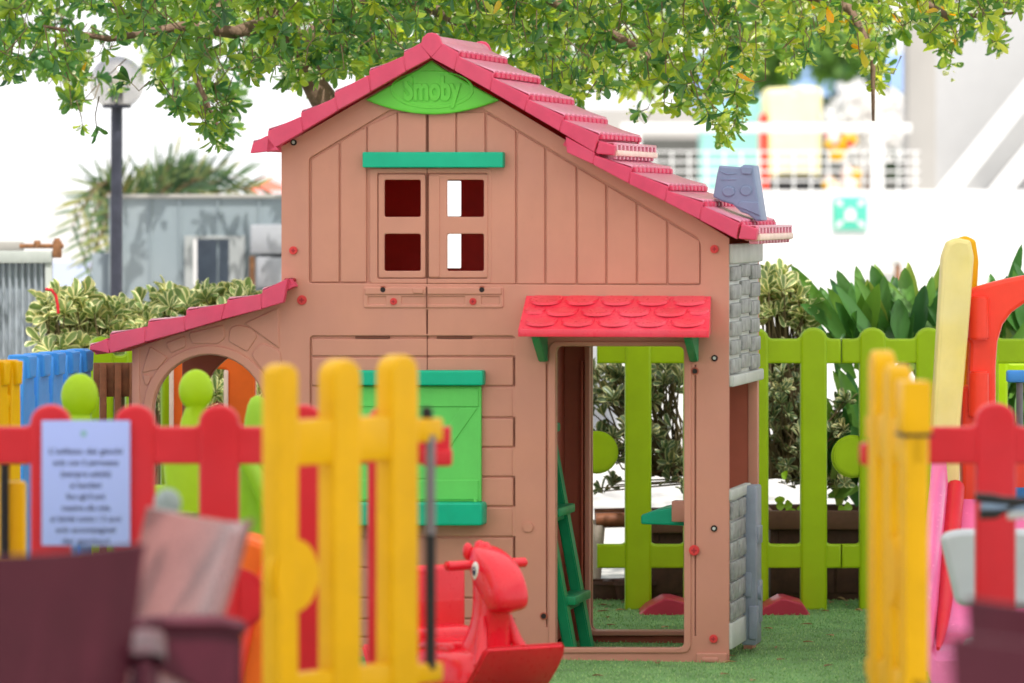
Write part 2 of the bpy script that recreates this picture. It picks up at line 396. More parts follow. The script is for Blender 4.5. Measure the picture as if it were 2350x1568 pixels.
# shutters of the upper window: two leaves with two openings each
for (x0,x1,wx) in ((868,976.5,(882,965)), (983,1119,(1026,1110))):
    q = MB(HOUSE)
    q.plate(hrect(x0,400,x1,638,0,.009), [hrect(wx[0],413,wx[1],498,0,.007), hrect(wx[0],537,wx[1],622,0,.007)], v0=.001, th=.009, bev=.003)
    if x0 > 900: q.plate(hrect(984.5,403,1009,636,0,.004), (), v0=-.0015, th=.008, bev=.002)
    q.build('shutter', house)
# lintel bar over the window
q = MB(TEAL); q.plate(hrect(832,349,1155,385,-.03,.006), (), v0=-.035, th=.05, bev=.004); q.build('lintel', house)
# gable sign
spts = [(838,229)] + [(838+(1146-838)*t, 229+ 34*math.sin(math.pi*t)**.85) for t in [i/16 for i in range(1,16)]] + [(1146,230),(1020,160),(990,138),(960,158)]
q = MB(GGREEN)
q.plate(rnd(hp(spts,-.02), .004, 2), (), v0=-.022, th=.03, bev=.006)
def ell(cx, cy, rx, ry, v, n=40): return [HP(cx+rx*math.cos(2*math.pi*k/n), cy+ry*math.sin(2*math.pi*k/n), v) for k in range(n)]
q.plate(ell(992,206,96,44,-.02), [ell(990,203,90,39,-.02)], v0=-.0238, th=.012, bev=.0015)
sign = q.build('gable_sign', house)
q = MB(GGREEN); u, z = HP(990,206,-.03)
q.text('Smoby', .105, Matrix.Translation((u,-.024,z)) @ Matrix.Rotation(R(90),4,'X'), extrude=.0022, offset=.0035, width=.190, bev=.001)
q.build('lettering', sign)
# lower shutter, hood and flower box
q = MB(TEAL); q.plate(hrect(752,850,1110,885,-.03,.008), (), v0=-.045, th=.055, bev=.006); q.build('hood', house)
q = MB(LGREEN); 
q.plate(hrect(758,886,1106,1151,0,.004), (), v0=-.016, th=.020, bev=.003)
q.plate(hrect(762,890,1100,933,0,.004), (), v0=-.020, th=.012, bev=.002)
q.plate(hrect(762,1101,1100,1146,0,.004), (), v0=-.020, th=.012, bev=.002)
q.plate(hp([(1060,936),(1098,936),(985,1098),(950,1098)]), (), v0=-.0195, th=.012, bev=.002)
q.plate(hp([(765,936),(800,936),(905,1098),(870,1098)]), (), v0=-.0195, th=.012, bev=.002)
q.box((HP(1094,1148)[0], -.018, HP(1094,1150)[1]), (.012,.02,.018), .004)
q.build('lower_shutter', house)
q = MB(TEAL); q.plate(hrect(752,1153,1110,1206,-.05,.012), (), v0=-.075, th=.09, bev=.007); q.build('flower_box', house)
# back wall
zf_ = HP(990,690)[1]
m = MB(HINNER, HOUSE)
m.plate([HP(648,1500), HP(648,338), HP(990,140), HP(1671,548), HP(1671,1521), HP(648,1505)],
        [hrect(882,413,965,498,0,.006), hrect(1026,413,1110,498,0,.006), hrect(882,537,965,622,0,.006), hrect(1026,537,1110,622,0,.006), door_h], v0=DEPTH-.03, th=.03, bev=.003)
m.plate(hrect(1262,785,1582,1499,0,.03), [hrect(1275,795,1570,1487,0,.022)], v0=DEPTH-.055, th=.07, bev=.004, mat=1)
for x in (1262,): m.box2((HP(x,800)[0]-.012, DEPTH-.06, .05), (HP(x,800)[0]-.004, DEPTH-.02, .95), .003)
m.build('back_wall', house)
m = MB(plastic('inner_red',(.90,.05,.035),.5))
m.plate(hp([(652,700),(652,345),(990,150),(1600,520),(1600,700)]), [hrect(880,411,967,500,0,.006), hrect(1024,411,1112,500,0,.006), hrect(880,535,967,624,0,.006), hrect(1024,535,1112,624,0,.006)], v0=DEPTH-.045, th=.012, bev=.002)
m.box2((HP(1130,0)[0],.03,zf_-.0),(HP(1138,0)[0],DEPTH-.046,HP(0,330)[1]),.002)
m.build('inner_lining', house)
# left wall (above and behind lean-to), upper floor
m = MB(HOUSE, HINNER)
zt = HP(648,338)[1]
m.box2((.002,.012,.02), (.022,DEPTH-.031,zt-.005), .003)
m.build('side_wall', house)
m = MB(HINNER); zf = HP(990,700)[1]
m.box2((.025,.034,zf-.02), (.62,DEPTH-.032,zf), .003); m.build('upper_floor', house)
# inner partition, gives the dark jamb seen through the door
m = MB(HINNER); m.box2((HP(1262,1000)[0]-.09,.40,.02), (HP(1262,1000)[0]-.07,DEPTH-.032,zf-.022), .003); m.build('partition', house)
# right side: stone panel, opening, gate
m = MB(HOUSE, PALEG, STONE)
def zz(y, v=0): return HP(1671 + (69 if v>.5 else 0), y, v)[1]
zA, zB, zC, zD, zE = HP(1671,560)[1], HP(1671,606)[1], HP(1671,862)[1], HP(1671,885)[1], HP(1671,1150)[1]
X0 = U1-.02
m.box2((X0-.01,DEPTH-.035,.02), (U1+.003,DEPTH+.002,zA), .004)          # rear edge
m.box2((X0,.013,.02), (U1-.002,.05,zA), .003)
m.box2((X0,.05,zD), (U1-.004,DEPTH-.036,zA), .003)
m.build('right_wall', house)
m = MB(PALEG, STONE)
m.box2((U1-.002,.004,zB), (U1+.016,DEPTH+.006,zA), .005)
m.box2((U1-.002,.004,zD-.005), (U1+.020,DEPTH,zC), .006)
m.box2((U1-.003,.01,zC), (U1+.003,DEPTH-.02,zB), .001)
ncol = 3; 
for c in range(ncol):
    v0 = .012 + c*(DEPTH-.035)/ncol; v1 = v0 + (DEPTH-.035)/ncol - .028
    nrow = 6
    for r_ in range(nrow):
        h = (zB-zC)/nrow; z0 = zC + r_*h + .004 + (c%2)*.01; z1 = z0 + h - .012
        m.box2((U1-.001,v0,z0), (U1+.013+random.random()*.004,v1,min(z1,zB-.004)), .006, 1)
m.build('stone_panel', house)
m = MB(PALEG, STONE)
gz0, gz1 = HP(1671,1478)[1]+.0, HP(1671,1150)[1]
m.box2((U1-.012,.006,gz1), (U1+.014,.45,gz1+.035), .006)
m.box2((U1-.012,.006,.045), (U1+.012,.36,.13), .006)
m.box2((U1-.012,.012,.10), (U1+.002,.45,gz1), .002)
for c in range(2):
    for r_ in range(6):
        v0 = .012+c*.165; h=(gz1-.135)/6; z0=.134+r_*h
        m.box2((U1,v0,z0+.003), (U1+.012+random.random()*.004,v0+.15,z0+h-.004), .006, 1)
gate = m.build('side_gate', house)
m = MB(SLATE)
m.box2((U1-.005,.34,.03), (U1+.045,.47,gz1+.03), .008)
m.box2((U1+.02,.332,.05), (U1+.048,.40,.16), .005); m.box2((U1-.0,.334,.19), (U1+.030,.40,.27), .005)
m.cyl((U1+.047,.40,.20), .03,.016,'x',16,.004); m.box2((U1+.04,.38,.10), (U1+.052,.45,.24), .005); m.box2((U1+.04,.36,.36), (U1+.05,.46,.42), .005)
m.build('gate_post', house)
m = MB(HOUSE); m.box2((U1-.02,.50,.0), (U1+.01,.60,.05), .004); m.build('foot', house)
# roofs
V0, V1 = -.095, .775
def roof_tiles(tiles, name, ntile=10, lip=False, vb=V1):
    """tiles: list of (top_start, top_end, bottom_start, bottom_end) pixel points on the front rake; each is one course"""
    m = MB(ROOF, ROOF_SHEEN, CREAM, DARKRED)
    for (a, b, c, d) in tiles:
        P = [HP(*q, V0) for q in (a, b, d, c)]
        m.plate(rnd(P, .002, 2), (), v0=V0, th=.032, bev=.0022)                  # front fascia
        m.plate(rnd(P, .002, 2), (), v0=vb-.032, th=.032, bev=.0022)             # rear fascia
        A, B = Vector(P[0]), Vector(P[1]); t = (B-A).normalized(); n = Vector((-t.y, t.x)); n = n if n.y > 0 else -n
        sl = [A - n*.003, B - n*.003, B - n*.030, A - n*.030]
        m.plate([tuple(x) for x in sl], (), v0=V0+.03, th=(vb-V0)-.06, bev=.001)
        nv = ntile*10; rows = []
        for ss in (0, .25, .5, .75, .93, 1.0, 1.0):
            rows.append([])
        L = (B-A).length
        prof = [(0,.000),(.25,.001),(.5,.002),(.8,.004),(.97,.005),(1.0,.003),(1.0,-.020)]
        for i, (ss, hh) in enumerate(prof):
            for j in range(nv+1):
                v = V0+.012 + (vb-V0-.024)*j/nv
                ph = (j % 10)/10
                bump = .007*math.sqrt(max(0, 1-(2*ph-1)**2)) * (.10+.90*ss**3)
                sss = ss - (.05 if 0 < ph < .1 or ph > .9 else 0)*ss*(1 if i>3 else 0)
                q = A + t*L*sss + n*(hh + (bump if hh > -.01 else 0))
                rows[i].append((q.x, v, q.y))
        m.grid(rows, 1)
        for j in range(ntile):      # little teeth below each course
            v = V0+.02 + (vb-V0-.04)*(j+.5)/ntile
            q = B + t*.004 - n*.004
            m.box((q.x, v, q.y), (.014,.050,.016), .003, 0)
    if len(tiles) > 2:
        strip = [HP(*t_[0], V0) for t_ in tiles] + [HP(*tiles[-1][1], V0), HP(*tiles[-1][3], V0)] + [HP(*t_[2], V0) for t_ in reversed(tiles)]
        cx_ = 0
        for k in range(len(tiles)-1):
            a_, b__, c_, d_ = tiles[k]; e_, f_, g_, h_ = tiles[k+1]
            cc = [HP((a_[0]*.25+b__[0]*.75),(a_[1]*.25+b__[1]*.75)+6,V0), HP(e_[0]*.75+f_[0]*.25,(e_[1]*.75+f_[1]*.25)+4,V0), HP(g_[0]*.75+h_[0]*.25,(g_[1]*.75+h_[1]*.25)-4,V0), HP(c_[0]*.25+d_[0]*.75,(c_[1]*.25+d_[1]*.75)-4,V0)]
            m.plate(cc, (), v0=V0+.0022, th=.026, bev=.001); m.plate(cc, (), v0=vb-.028, th=.026, bev=.001)
    if lip:
        (x0,y0),(x1,y1) = lip
        a = HP(x0,y0,V0); b = HP(x1,y1,V0)
        # open-ended gutter tiles; sunlight on the lip is painted in cream
        m.plate(rnd([HP(x0-36,y0-8,V0), HP(x0,y0+4,V0), HP(x1-2,y1-1,V0), HP(x0-44,y1-5,V0)], .004,2), (), v0=V0, th=.04, bev=.004)
        zc, zb = a[1], b[1]; ux = a[0]; H_ = zc-zb; zm = zb + H_*.52
        m.box2((ux-.045,V0+.03,zb+.002), (ux-.010,vb-.01,zc+.004), .002, 3)
        m.box2((ux-.05,V0+.045,zb), (ux+.006,vb-.006,zm), .007, 2)
        m.box2((ux-.05,V0+.04,zc-.003), (ux+.001,vb-.01,zc+.006), .002, 1)
        for j in range(11):
            v = V0+.05 + (vb-V0-.07)*j/10
            m.box((ux-.008, v, (zc+zm)/2+.001), (.018,.026,(zc-zm)+.006), .002, 1)
        for j in range(11):
            v = V0+.07 + (vb-V0-.11)*j/10
            m.box((ux-.02, v, zb-.004), (.03,.024,.014), .003, 1)
    return m.build(name, house)
r1 = roof_tiles([((1012,98),(1051,121),(990,133),(1042,161)), ((1054,131),(1131,168),(1043,162),(1124,208)),
    ((1133,180),(1212,220),(1125,209),(1203,254)), ((1213,229),(1292,267),(1204,255),(1283,301)),
    ((1294,275),(1373,310),(1284,302),(1364,350))], 'upper_roof_slope', lip=((1411,331),(1410,358)))
r2 = roof_tiles([((966,98),(927,121),(988,133),(932,163)), ((923,130),(848,163),(931,164),(851,210)),
    ((844,173),(768,213),(850,211),(775,253)), ((766,226),(691,259),(774,254),(696,301)),
    ((689,268),(615,301),(695,302),(612,350)), ((611,312),(580,329),(640,345),(574,352))], 'short_roof_slope')
# ridge cap
q = MB(ROOF_SHEEN, ROOF)
ridge = []
c0 = HP(989,108,V0)
for j in range(0, 101):
    v = V0 + (V1-V0)*j/100; k = (j%10)/10; rr = 1.0 + .03*math.sqrt(max(0,1-(2*k-1)**2))
    ridge.append([(c0[0]+.0325*rr*math.cos(a)*1.02, v, c0[1]+.0375*rr*math.sin(a)) for a in [math.pi*(i/14) for i in range(15)]])
q.grid(ridge); 
q.plate([HP(990+dx,108+dy,V0) for dx,dy in ((-24,-8),(-20,-22),(-10,-31),(0,-33),(10,-31),(18,-24),(24,-8),(25,-4),(0,24),(-25,-4))], (), v0=V0-.002, th=.02, bev=.003, mat=1)
q.plate([HP(990+dx,108+dy,V0) for dx,dy in ((-24,-8),(-20,-22),(-10,-31),(0,-33),(10,-31),(18,-24),(24,-8),(25,-4),(0,24),(-25,-4))], (), v0=V1-.018, th=.02, bev=.003, mat=1)
q.build('ridge_cap', house)
r3 = roof_tiles([((1298,314),(1365,351),(1301,350),(1360,377)), ((1367,357),(1448,386),(1361,378),(1442,421)),
    ((1450,395),(1532,428),(1443,422),(1525,462)), ((1534,439),(1612,465),(1526,463),(1605,504)),
    ((1616,474),(1696,512),(1606,505),(1690,549))], 'lower_roof_slope', lip=((1738,522),(1736,553)))
r4 = roof_tiles([((660,639),(602,668),(650,694),(601,709)), ((598,675),(522,690),(600,710),(508,734)), ((516,697),(428,714),(507,735),(425,759)),
    ((420,727),(340,740),(424,760),(333,785)), ((332,750),(252,769),(332,786),(252,811)), ((244,777),(205,796),(251,811),(206,802))], 'lean_to_roof', vb=.76)
# chimney
q = MB(GREYB)
ch = hp([(1645,400),(1650,380),(1700,384),(1706,378),(1728,380),(1748,506),(1735,508),(1716,492),(1700,487),(1682,470),(1655,462),(1636,452)], .15)
q.plate(rnd(ch,.004,2), (), v0=.15, th=.14, bev=.006)
for (cx,cy,rx,ry) in ((1672,440,15,12),(1712,438,14,12)):
    q.plate(ell(cx,cy,rx,ry,.15,20), (), v0=.145, th=.012, bev=.004)
q.plate(rnd(hp([(1700,382),(1727,384),(1724,401),(1702,399)],.15),.003,2), (), v0=.142, th=.02, bev=.003)
q.plate(rnd(hp([(1700,462),(1741,464),(1744,496),(1690,474)],.15),.003,2), (), v0=.146, th=.02, bev=.003)
for pts in ([(1655,412),(1690,412)],[(1652,392),(1668,400),(1690,398)]):
    q.tube([(HP(x,y,.15)[0], .149, HP(x,y,.15)[1]) for x,y in pts], .002, 6)
q.build('chimney', house)
# awning over the door
VA = -.235
aw = MB(AWN)
tl, tr = HP(1211,679,-.005), HP(1629,679,-.005); bl, br = HP(1192,757,VA), HP(1624,757,VA)
dz = tl[1]-bl[1]
P = lambda s, t, h=0: ((tl[0]*(1-s)+tr[0]*s)*(1-t)+(bl[0]*(1-s)+br[0]*s)*t, -.005*(1-t)+VA*t - h*.35, (tl[1])*(1-t)+bl[1]*t + h*.93)
aw.grid([[P(s/8,t/4) for s in range(9)] for t in range(5)])
aw.grid([[P(s/8,t/4,-.012) for s in range(9)] for t in range(5)])
zf0 = bl[1]; zf1 = HP(1192,773,VA)[1]
aw.box2((bl[0],VA-.004,zf1), (br[0],VA+.008,zf0+.003), .003)
for sd in (0,1):
    b = bmesh.new(); o = .004 if sd else -.004
    pts = [P(sd,0), P(sd,1), (P(sd,1)[0],VA,zf1), (P(sd,0)[0], -.005, zf1+.008)]
    vs = [b.verts.new((p[0]+(0 if k<0 else 0), p[1], p[2])) for k,p in enumerate(pts)] ; b.faces.new(vs)
    r_ = bmesh.ops.extrude_face_region(b, geom=b.faces[:]); bmesh.ops.translate(b, vec=(o,0,0), verts=[x for x in r_['geom'] if isinstance(x,bmesh.types.BMVert)])
    bmesh.ops.recalc_face_normals(b, faces=b.faces); aw.addbm(b)
slope = math.atan2(tl[1]-bl[1], -VA-.005)
for row, (t, off, n) in enumerate(((.30,.0,5),(.62,-.5,6),(.92,.0,5))):
    for k in range(n):
        s = (k+.5+off)/5.1 + .01
        if s < .02 or s > 1.02: s = max(.06, min(.95, s))
        p = P(min(s,.945), t-.20, .000)
        Mx = Matrix.Translation(p) @ Matrix.Rotation(slope-R(9),4,'X')
        rr = .056 if .06 < s < .94 else .036
        b = bmesh.new(); bmesh.ops.create_cone(b, cap_ends=True, segments=28, radius1=rr, radius2=rr-.004, depth=.008)
        bmesh.ops.scale(b, vec=(1,1.0,1), verts=b.verts); aw.addbm(b, 0, Mx)
awn = aw.build('awning', house)
for x in (1233,1580):
    q = MB(TEALD)
    u0, z0 = HP(x,773,-.12); u1_, z1 = HP(x+24,828,0)
    b = bmesh.new()
    pr = [(0,HP(x,770,0)[1]), (0,HP(x,830,0)[1]), (-.028,HP(x,830,0)[1]), (-.16,HP(x,776,-.16)[1]), (-.16,HP(x,772,-.16)[1])]
    ua = HP(x,800,-.05)[0]; 
    vs = [b.verts.new((ua, v, z)) for v, z in pr]; b.faces.new(vs)
    r_ = bmesh.ops.extrude_face_region(b, geom=b.faces[:]); bmesh.ops.translate(b, vec=(.026,0,0), verts=[w for w in r_['geom'] if isinstance(w,bmesh.types.BMVert)])
    bmesh.ops.recalc_face_normals(b, faces=b.faces)
    bmesh.ops.bevel(b, geom=b.edges[:], offset=.003, segments=2, affect='EDGES')
    q.addbm(b); q.build('bracket', awn)
# lean-to wall with arch
def arch(cx, cy, r, yb, v=0, n=18, ry=None):
    ry = ry or r
    return [HP(cx-r, yb, v)] + [HP(cx-r*math.cos(math.pi*k/n), cy-ry*math.sin(math.pi*k/n), v) for k in range(n+1)] + [HP(cx+r, yb, v)]
def leanto(v, name, mats, detail=True):
    m = MB(*mats)
    out = hp([(303,1488),(303,800),(420,762),(520,732),(604,706),(648,694),(648,1488)])
    hole = arch(480,945,128,1470,0,20,130)
    m.plate(out, [hole], v0=v, th=.03, bev=.004)
    if detail:
        ring_o = arch(480,945,152,1470,0,20,152)
        m.plate(ring_o, [arch(480,945,130,1469,0,20,132)], v0=v-.007, th=.03, bev=.004)
        for st in ([(322,850),(350,795),(384,812),(368,846),(340,856),(325,846)][0:0] or [(324,858),(344,794),(386,820),(360,850),(352,850)],
                   [(326,858),(350,862),(340,885),(332,884)],
                   [(380,787),(425,770),(428,796),(392,812)], [(432,764),(512,745),(518,776),(500,790),(440,789)],
                   [(528,752),(545,745),(578,752),(592,771),(568,808),(524,784)], ):
            m.plate(rnd(hp(st), .010), (), v0=v-.004, th=.02, bev=.004)
        m.plate(rnd(hp([(560,742),(640,705),(641,800)]),.006), (), v0=v-.005, th=.02, bev=.004)
        m.plate(rnd(hp([(575,815),(600,786),(645,805),(645,880),(628,880)]),.02), (), v0=v-.005, th=.02, bev=.004)
        m.box2((HP(303,0)[0],v-.003,.02),(HP(321,0)[0],v+.01,HP(310,800)[1]),.003)
    return m.build(name, house)
leanto(.0, 'archway_wall', (HOUSE,))
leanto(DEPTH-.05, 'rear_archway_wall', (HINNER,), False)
# ladder inside
lad = MB(TEALD)
def ladrail(xb, yb, v, top):
    u0, z0 = HP(xb, yb, v); 
    lad_pts = [(u0, v, .0), (u0-top*.185, v, top)]
    b = bmesh.new(); a, c = Vector(lad_pts[0]), Vector(lad_pts[1]); d = (c-a); L = d.length
    bmesh.ops.create_cube(b, size=1); bmesh.ops.scale(b, vec=(.064,.036,L), verts=b.verts); bmesh.ops.bevel(b, geom=b.edges[:], offset=.004, segments=2, affect='EDGES')
    Mx = Matrix.Translation((a+c)/2) @ d.to_track_quat('Z','Y').to_matrix().to_4x4()
    b2 = b; lad.addbm(b2, 0, Mx); return u0
ua = ladrail(1312,1484,.16,.92); ub = ladrail(1349,1473,.46,.92)
for y in (1172,1372,985):
    z = HP(1320, y, .3)[1]; u = ua - z*.185
    lad.box((u+.012, .31, z), (.070,.30,.030), .006)
    lad.box((u+.000, .31, z-.022), (.030,.28,.030), .004)
ladder = lad.build('ladder', house)
# small table inside, at the rear right of the doorway
q = MB(TEAL, HOUSE)
u0, z0 = HP(1476,1204,.30); u1_, z1 = HP(1560,1160,.30)
q.plate(rnd([(u0,z0+.004),(u0,z0+.034),(u0+.05,z0+.052),(u0+.16,z0+.066),(u0+.16,z0+.0)],.008), (), v0=.25, th=.26, bev=.006)
q.build('tray_table', house)
q = MB(HOUSE); q.box2((HP(1541,1190,.2)[0],.2,HP(1541,1198,.2)[1]), (HP(1590,1190,.2)[0],.26,HP(1541,1150,.2)[1]), .004); q.build('table_bracket', house)

# ------------------------------------------------------------------ fences
def picket_fence(name, col, label, group, n=4, pitch=.206, w=.097, H=1.03, ends=(.10,.10), rails=((.899,.989),(.154,.241)), th=.05, discs=(), zb=0.0, heights=None, cat='fence panel', tabs=True):
    root = empty(name, label=label, cat=cat, group=group)
    x0 = ends[0]; total = ends[0] + pitch*(n-1) + ends[1]
    xs_ = [x0+pitch*i for i in range(n)]
    def pick(x, h): 
        r = w/2
        return [(x-r, zb),(x+r, zb)] + [(x+r*math.cos(math.pi*k/12), h-r*.85+r*.85*math.sin(math.pi*k/12)) for k in range(13)]
    for i, x in enumerate(xs_):
        h = heights[i] if heights else H
        q = MB(col); q.plate(rnd(pick(x,h), 0), (), v0=0, th=th, bev=.010); q.build('picket', root)
    for ri, (z0, z1) in enumerate(rails):
        top = []; bot = []
        f = .020
        pts = [(0 if tabs else x0, z0), (total if tabs else xs_[-1], z0)]
        up = [(total if tabs else xs_[-1], z1)]
        for x in reversed(xs_):
            for sgn in (1,-1):
                e = x + sgn*(w/2-.004)
                arc = [(e + sgn*f*(1-math.sin(a)), z1 + f*(1-math.cos(a))) for a in [math.pi/2*k/4 for k in range(5)]]
                arc = [(e + sgn*f - sgn*f*math.sin(a), z1 + f - f*math.cos(a)) for a in [math.pi/2*k/4 for k in range(5)]]
                if sgn == 1: up += [p for p in arc if p[0] <= total]
                else: up += [p for p in reversed(arc) if p[0] >= 0]
        up.append((0 if tabs else x0, z1))
        q = MB(col); q.plate(pts+up, (), v0=.006, th=th-.012, bev=.008); q.build('rail', root)
    for (x, z, r) in discs:
        q = MB(col); q.cyl((x, th*.5, z), r, th*.55, 'y', 32, .008); q.cyl((x, th*.5, z), r*.86, th*.62, 'y', 32, .004); q.build('disc', root)
    return root
def place(o, p0, p1=None, rz=None):
    o.location = (p0[0], p0[1], p0[2] if len(p0)>2 else 0)
    if rz is not None: o.rotation_euler = (0,0,rz)
    return o
YF = 18.5; sF = FPX/YF
gF = 'lime picket fence panels behind the playhouse'
p1 = picket_fence('picket_fence', LIME, 'lime green picket fence panel seen through the playhouse doorway', gF, 4, .213, discs=((0.0,.575,.078),), ends=(.15,.10), th=.055)
place(p1, (GX(1370,YF), YF, 0))
p2 = picket_fence('picket_fence', LIME, 'lime green picket fence right of the playhouse before the broad-leaved plants', gF, 4, .205, discs=((.040,.56,.078),), ends=(.112,.12), th=.055)
place(p2, (GX(2003,YF)-.112, YF-.0, 0))
p4 = picket_fence('picket_fence', LIME, 'lime green picket fence panel at the far right edge behind the red arch', gF, 3, .205, ends=(.10,.10), H=.97, rails=((.83,.885),(.154,.241)))
place(p4, (GX(2262,18.3)+.0, 19.0, 0))
# red feet under the lime fence
for x0, x1, lab in ((1466,1600,'dark red plastic fence foot on the turf seen through the playhouse doorway'),(1735,1862,'dark red plastic fence foot on the turf right of the playhouse gate')):
    q = MB(plastic('dark_pink_plastic',(.42,.03,.06),.4)); Y=18.25
    a, b_ = GX(x0,Y), GX(x1,Y)
    P_ = [(a,0),(b_,0),(b_-.03,.045),(b_-.09,.062),(a+.09,.062),(a+.03,.03)]
    q.plate(P_, (), v0=Y, th=.25, bev=.006)
    tag(q.build('fence_foot'), lab, 'fence foot', 'red feet of the lime fence')
# left: lime post and brown slat screen behind the lean-to
p3 = picket_fence('picket_fence', LIME, 'lime green picket fence panel behind the brown slats at the lean-to eave', gF, 3, .13, w=.085, H=1.0, ends=(.05,.05), rails=((.86,.93),(.154,.241)))
place(p3, (GX(203,18.4), 18.4, 0), rz=R(12))
br_ = empty('slat_fence', (GX(222,17.9),17.9,0), R(10), 'brown slatted screen between the blue fence and the playhouse archway', 'slat screen')
for k in range(4):
    q = MB(BROWNS); q.box((.022+k*.052,0,.46), (.024,.03,.92), .004); q.build('slat', br_)
q = MB(BROWNS); q.box((.10,.02,.86), (.22,.02,.12), .004); q.build('crossbar', br_); q = MB(BROWNS); q.box((.10,.02,.20), (.22,.02,.10), .004); q.build('crossbar', br_)
# red fences in the foreground
YR = 12.42; sR = FPX/YR
redH, redr = .988, ((GZ(1066,YR),GZ(980,YR)),(.15,.24))
gR = 'red picket fence panels in front of the playhouse'
a = picket_fence('picket_fence', RED, 'red picket fence panel carrying the printed paper notice', gR, 5, 193.5/sR, w=.098, H=redH, ends=(.14,.155), rails=redr, discs=(((540-115)/sR+.14,GZ(1377,YR),.076),))
place(a, (GX(115,YR)-.14, YR, 0))
b_ = picket_fence('picket_fence', RED, 'red picket fence panel at the right edge in front of the pink slide', gR, 3, 193.5/sR, w=.098, H=redH+.005, ends=(.165,.1), rails=redr)
place(b_, (GX(2286,YR)-.165, YR, 0))
q = picket_fence('picket_fence', RED, 'red picket fence cut by the left edge, steel bolt in its rail end', gR, 2, 193.5/sR, w=.098, H=redH, ends=(.1,.14), rails=((GZ(1030,YR),GZ(985,YR)),(.15,.24)))
place(q, (GX(115,YR)-.145-.1-.14-193.5/sR, YR+.03, 0))
qq = MB(STEEL); qq.cyl((.1+193.5/sR+.14-.09,-.004,GZ(990,YR)), .012,.02,'y',12,.002); qq.build('bolt', q)
# notice
no = empty('paper_notice', (GX(198,YR), YR-.012, GZ(1108,YR)), 0, 'white A4 paper notice with nine centred printed lines fixed to the red fence', 'notice')
q = MB(PAPER); q.box((0,0,0), (.2155,.0015,.305), .0003); q.build('sheet', no)
q = MB(INK, SIGNG)
lines = [("L'utilizzo dei giochi",.178,74),("solo con il permesso",.160,100),("(sempre adulti)",.122,126),("ai bambini",.076,152),("fino agli 8 anni",.094,178),("massimo alla volta",.118,204),("ai bimbi sotto i 3 anni",.172,229),("solo accompagnati",.146,254),("dai genitori",.116,280)]
for s_, w_, yy in lines:
    q.text(s_, .020, Matrix.Translation((0,-.0012,.1525-(yy-3)/sR)) @ Matrix.Rotation(R(90),4,'X'), .0002, .0004, 0, w_)
q.build('lettering', no)
q = MB(plastic('emblem_grey_green',(.25,.45,.50),.6)); q.cyl((-.005,-.0012,.1525-.032), .008,.0006,'y',20); q.build('emblem', no)
# yellow gates
gY = 'open yellow picket gates'
def gate_(label, loc, rz, heights, discx, latch, flip=False):
    g = empty('picket_gate', loc, rz, label, 'gate', gY)
    w=.097; pitch=.206; th=.052
    for i, h in enumerate(heights):
        x = .06+pitch*i; r=w/2*(.74 if (i==0 and not flip) else 1)
        q = MB(YEL); q.plate([(x-r,.03),(x+r,.03)]+[(x+r*math.cos(math.pi*k/12), h-r*.8+r*.8*math.sin(math.pi*k/12)) for k in range(13)], (), v0=0, th=th, bev=.009); q.build('picket', g)
    L_ = .06+pitch*2+w/2
    for z0, z1 in ((.905,1.005),(.36,.45)):
        q = MB(YEL)
        q.box2((.04,.006,z0),(L_,th-.006,z1), .008)
        q.box2((L_-.01,.008,z0+.035) if not flip else (-.07,.008,z0+.035), (L_+.10,th-.008,z1-.012) if not flip else (.05,th-.008,z1-.012), .006)
        q.build('rail', g)
    q = MB(YEL); q.cyl((discx,.018,.665), .080,.034,'y',36,.007); q.build('disc', g)
    return g
YG = 11.05
gl = gate_('yellow picket gate standing open at the end of the red fence with a spring closer', (GX(624,YG), YG, 0), R(53), (1.130,1.135,1.140), .09, None)
q = MB(BLACK, STEEL)
# closer: local coordinates at the tab end
xx = .06+.412+.0485+.05
q.cyl((xx,.024,.68), .0088,.30,'z',14,mat=0); q.cyl((xx,.024,.90), .0085,.16,'z',14,mat=1); q.cyl((xx,.024,.975),.011,.03,'z',14,.003)
for c in [1]: pass
q.bm.free(); 
cz0, cz1, cz2 = GZ(1538,11.5), GZ(1228,11.5), .992
q = MB(BLACK, STEEL); xx+=.008; q.cyl((xx,.014,(cz0+cz1)/2), .0125,cz1-cz0,'z',16,.002,0); q.cyl((xx,.014,(cz1+.955)/2), .0115,.955-cz1,'z',16,0,1); q.cyl((xx,.024,cz2+.012),.013,.03,'z',16,.003,0)
q.build('closer_rod', gl)
q = MB(RED); q.box((0,0,0), (.075,.05,.042), .008)
# the latch tab on the red fence
tab = q.build('latch_tab', a); tab.location = (GX(1003,YR)-a.location.x, .0, GZ(1050,YR))
YG2 = 11.6
gr = gate_('yellow picket gate standing open edge-on before the pink slide', (GX(1988,YG2), YG2, 0), -R(84.5), (1.147,1.122,1.085), .33, None, True)
q = MB(YEL); q.box((.472,.026,1.035), (.10,.064,.115), .006); q.build('latch_block', gr)
q = MB(BLACK); q.box((.472,.026,.974), (.105,.068,.007), .002); q.build('latch_plate', gr)
q = MB(RED); q.box((-.075,.024,.905), (.05,.05,.052), .008); q.build('latch_tab', gr)
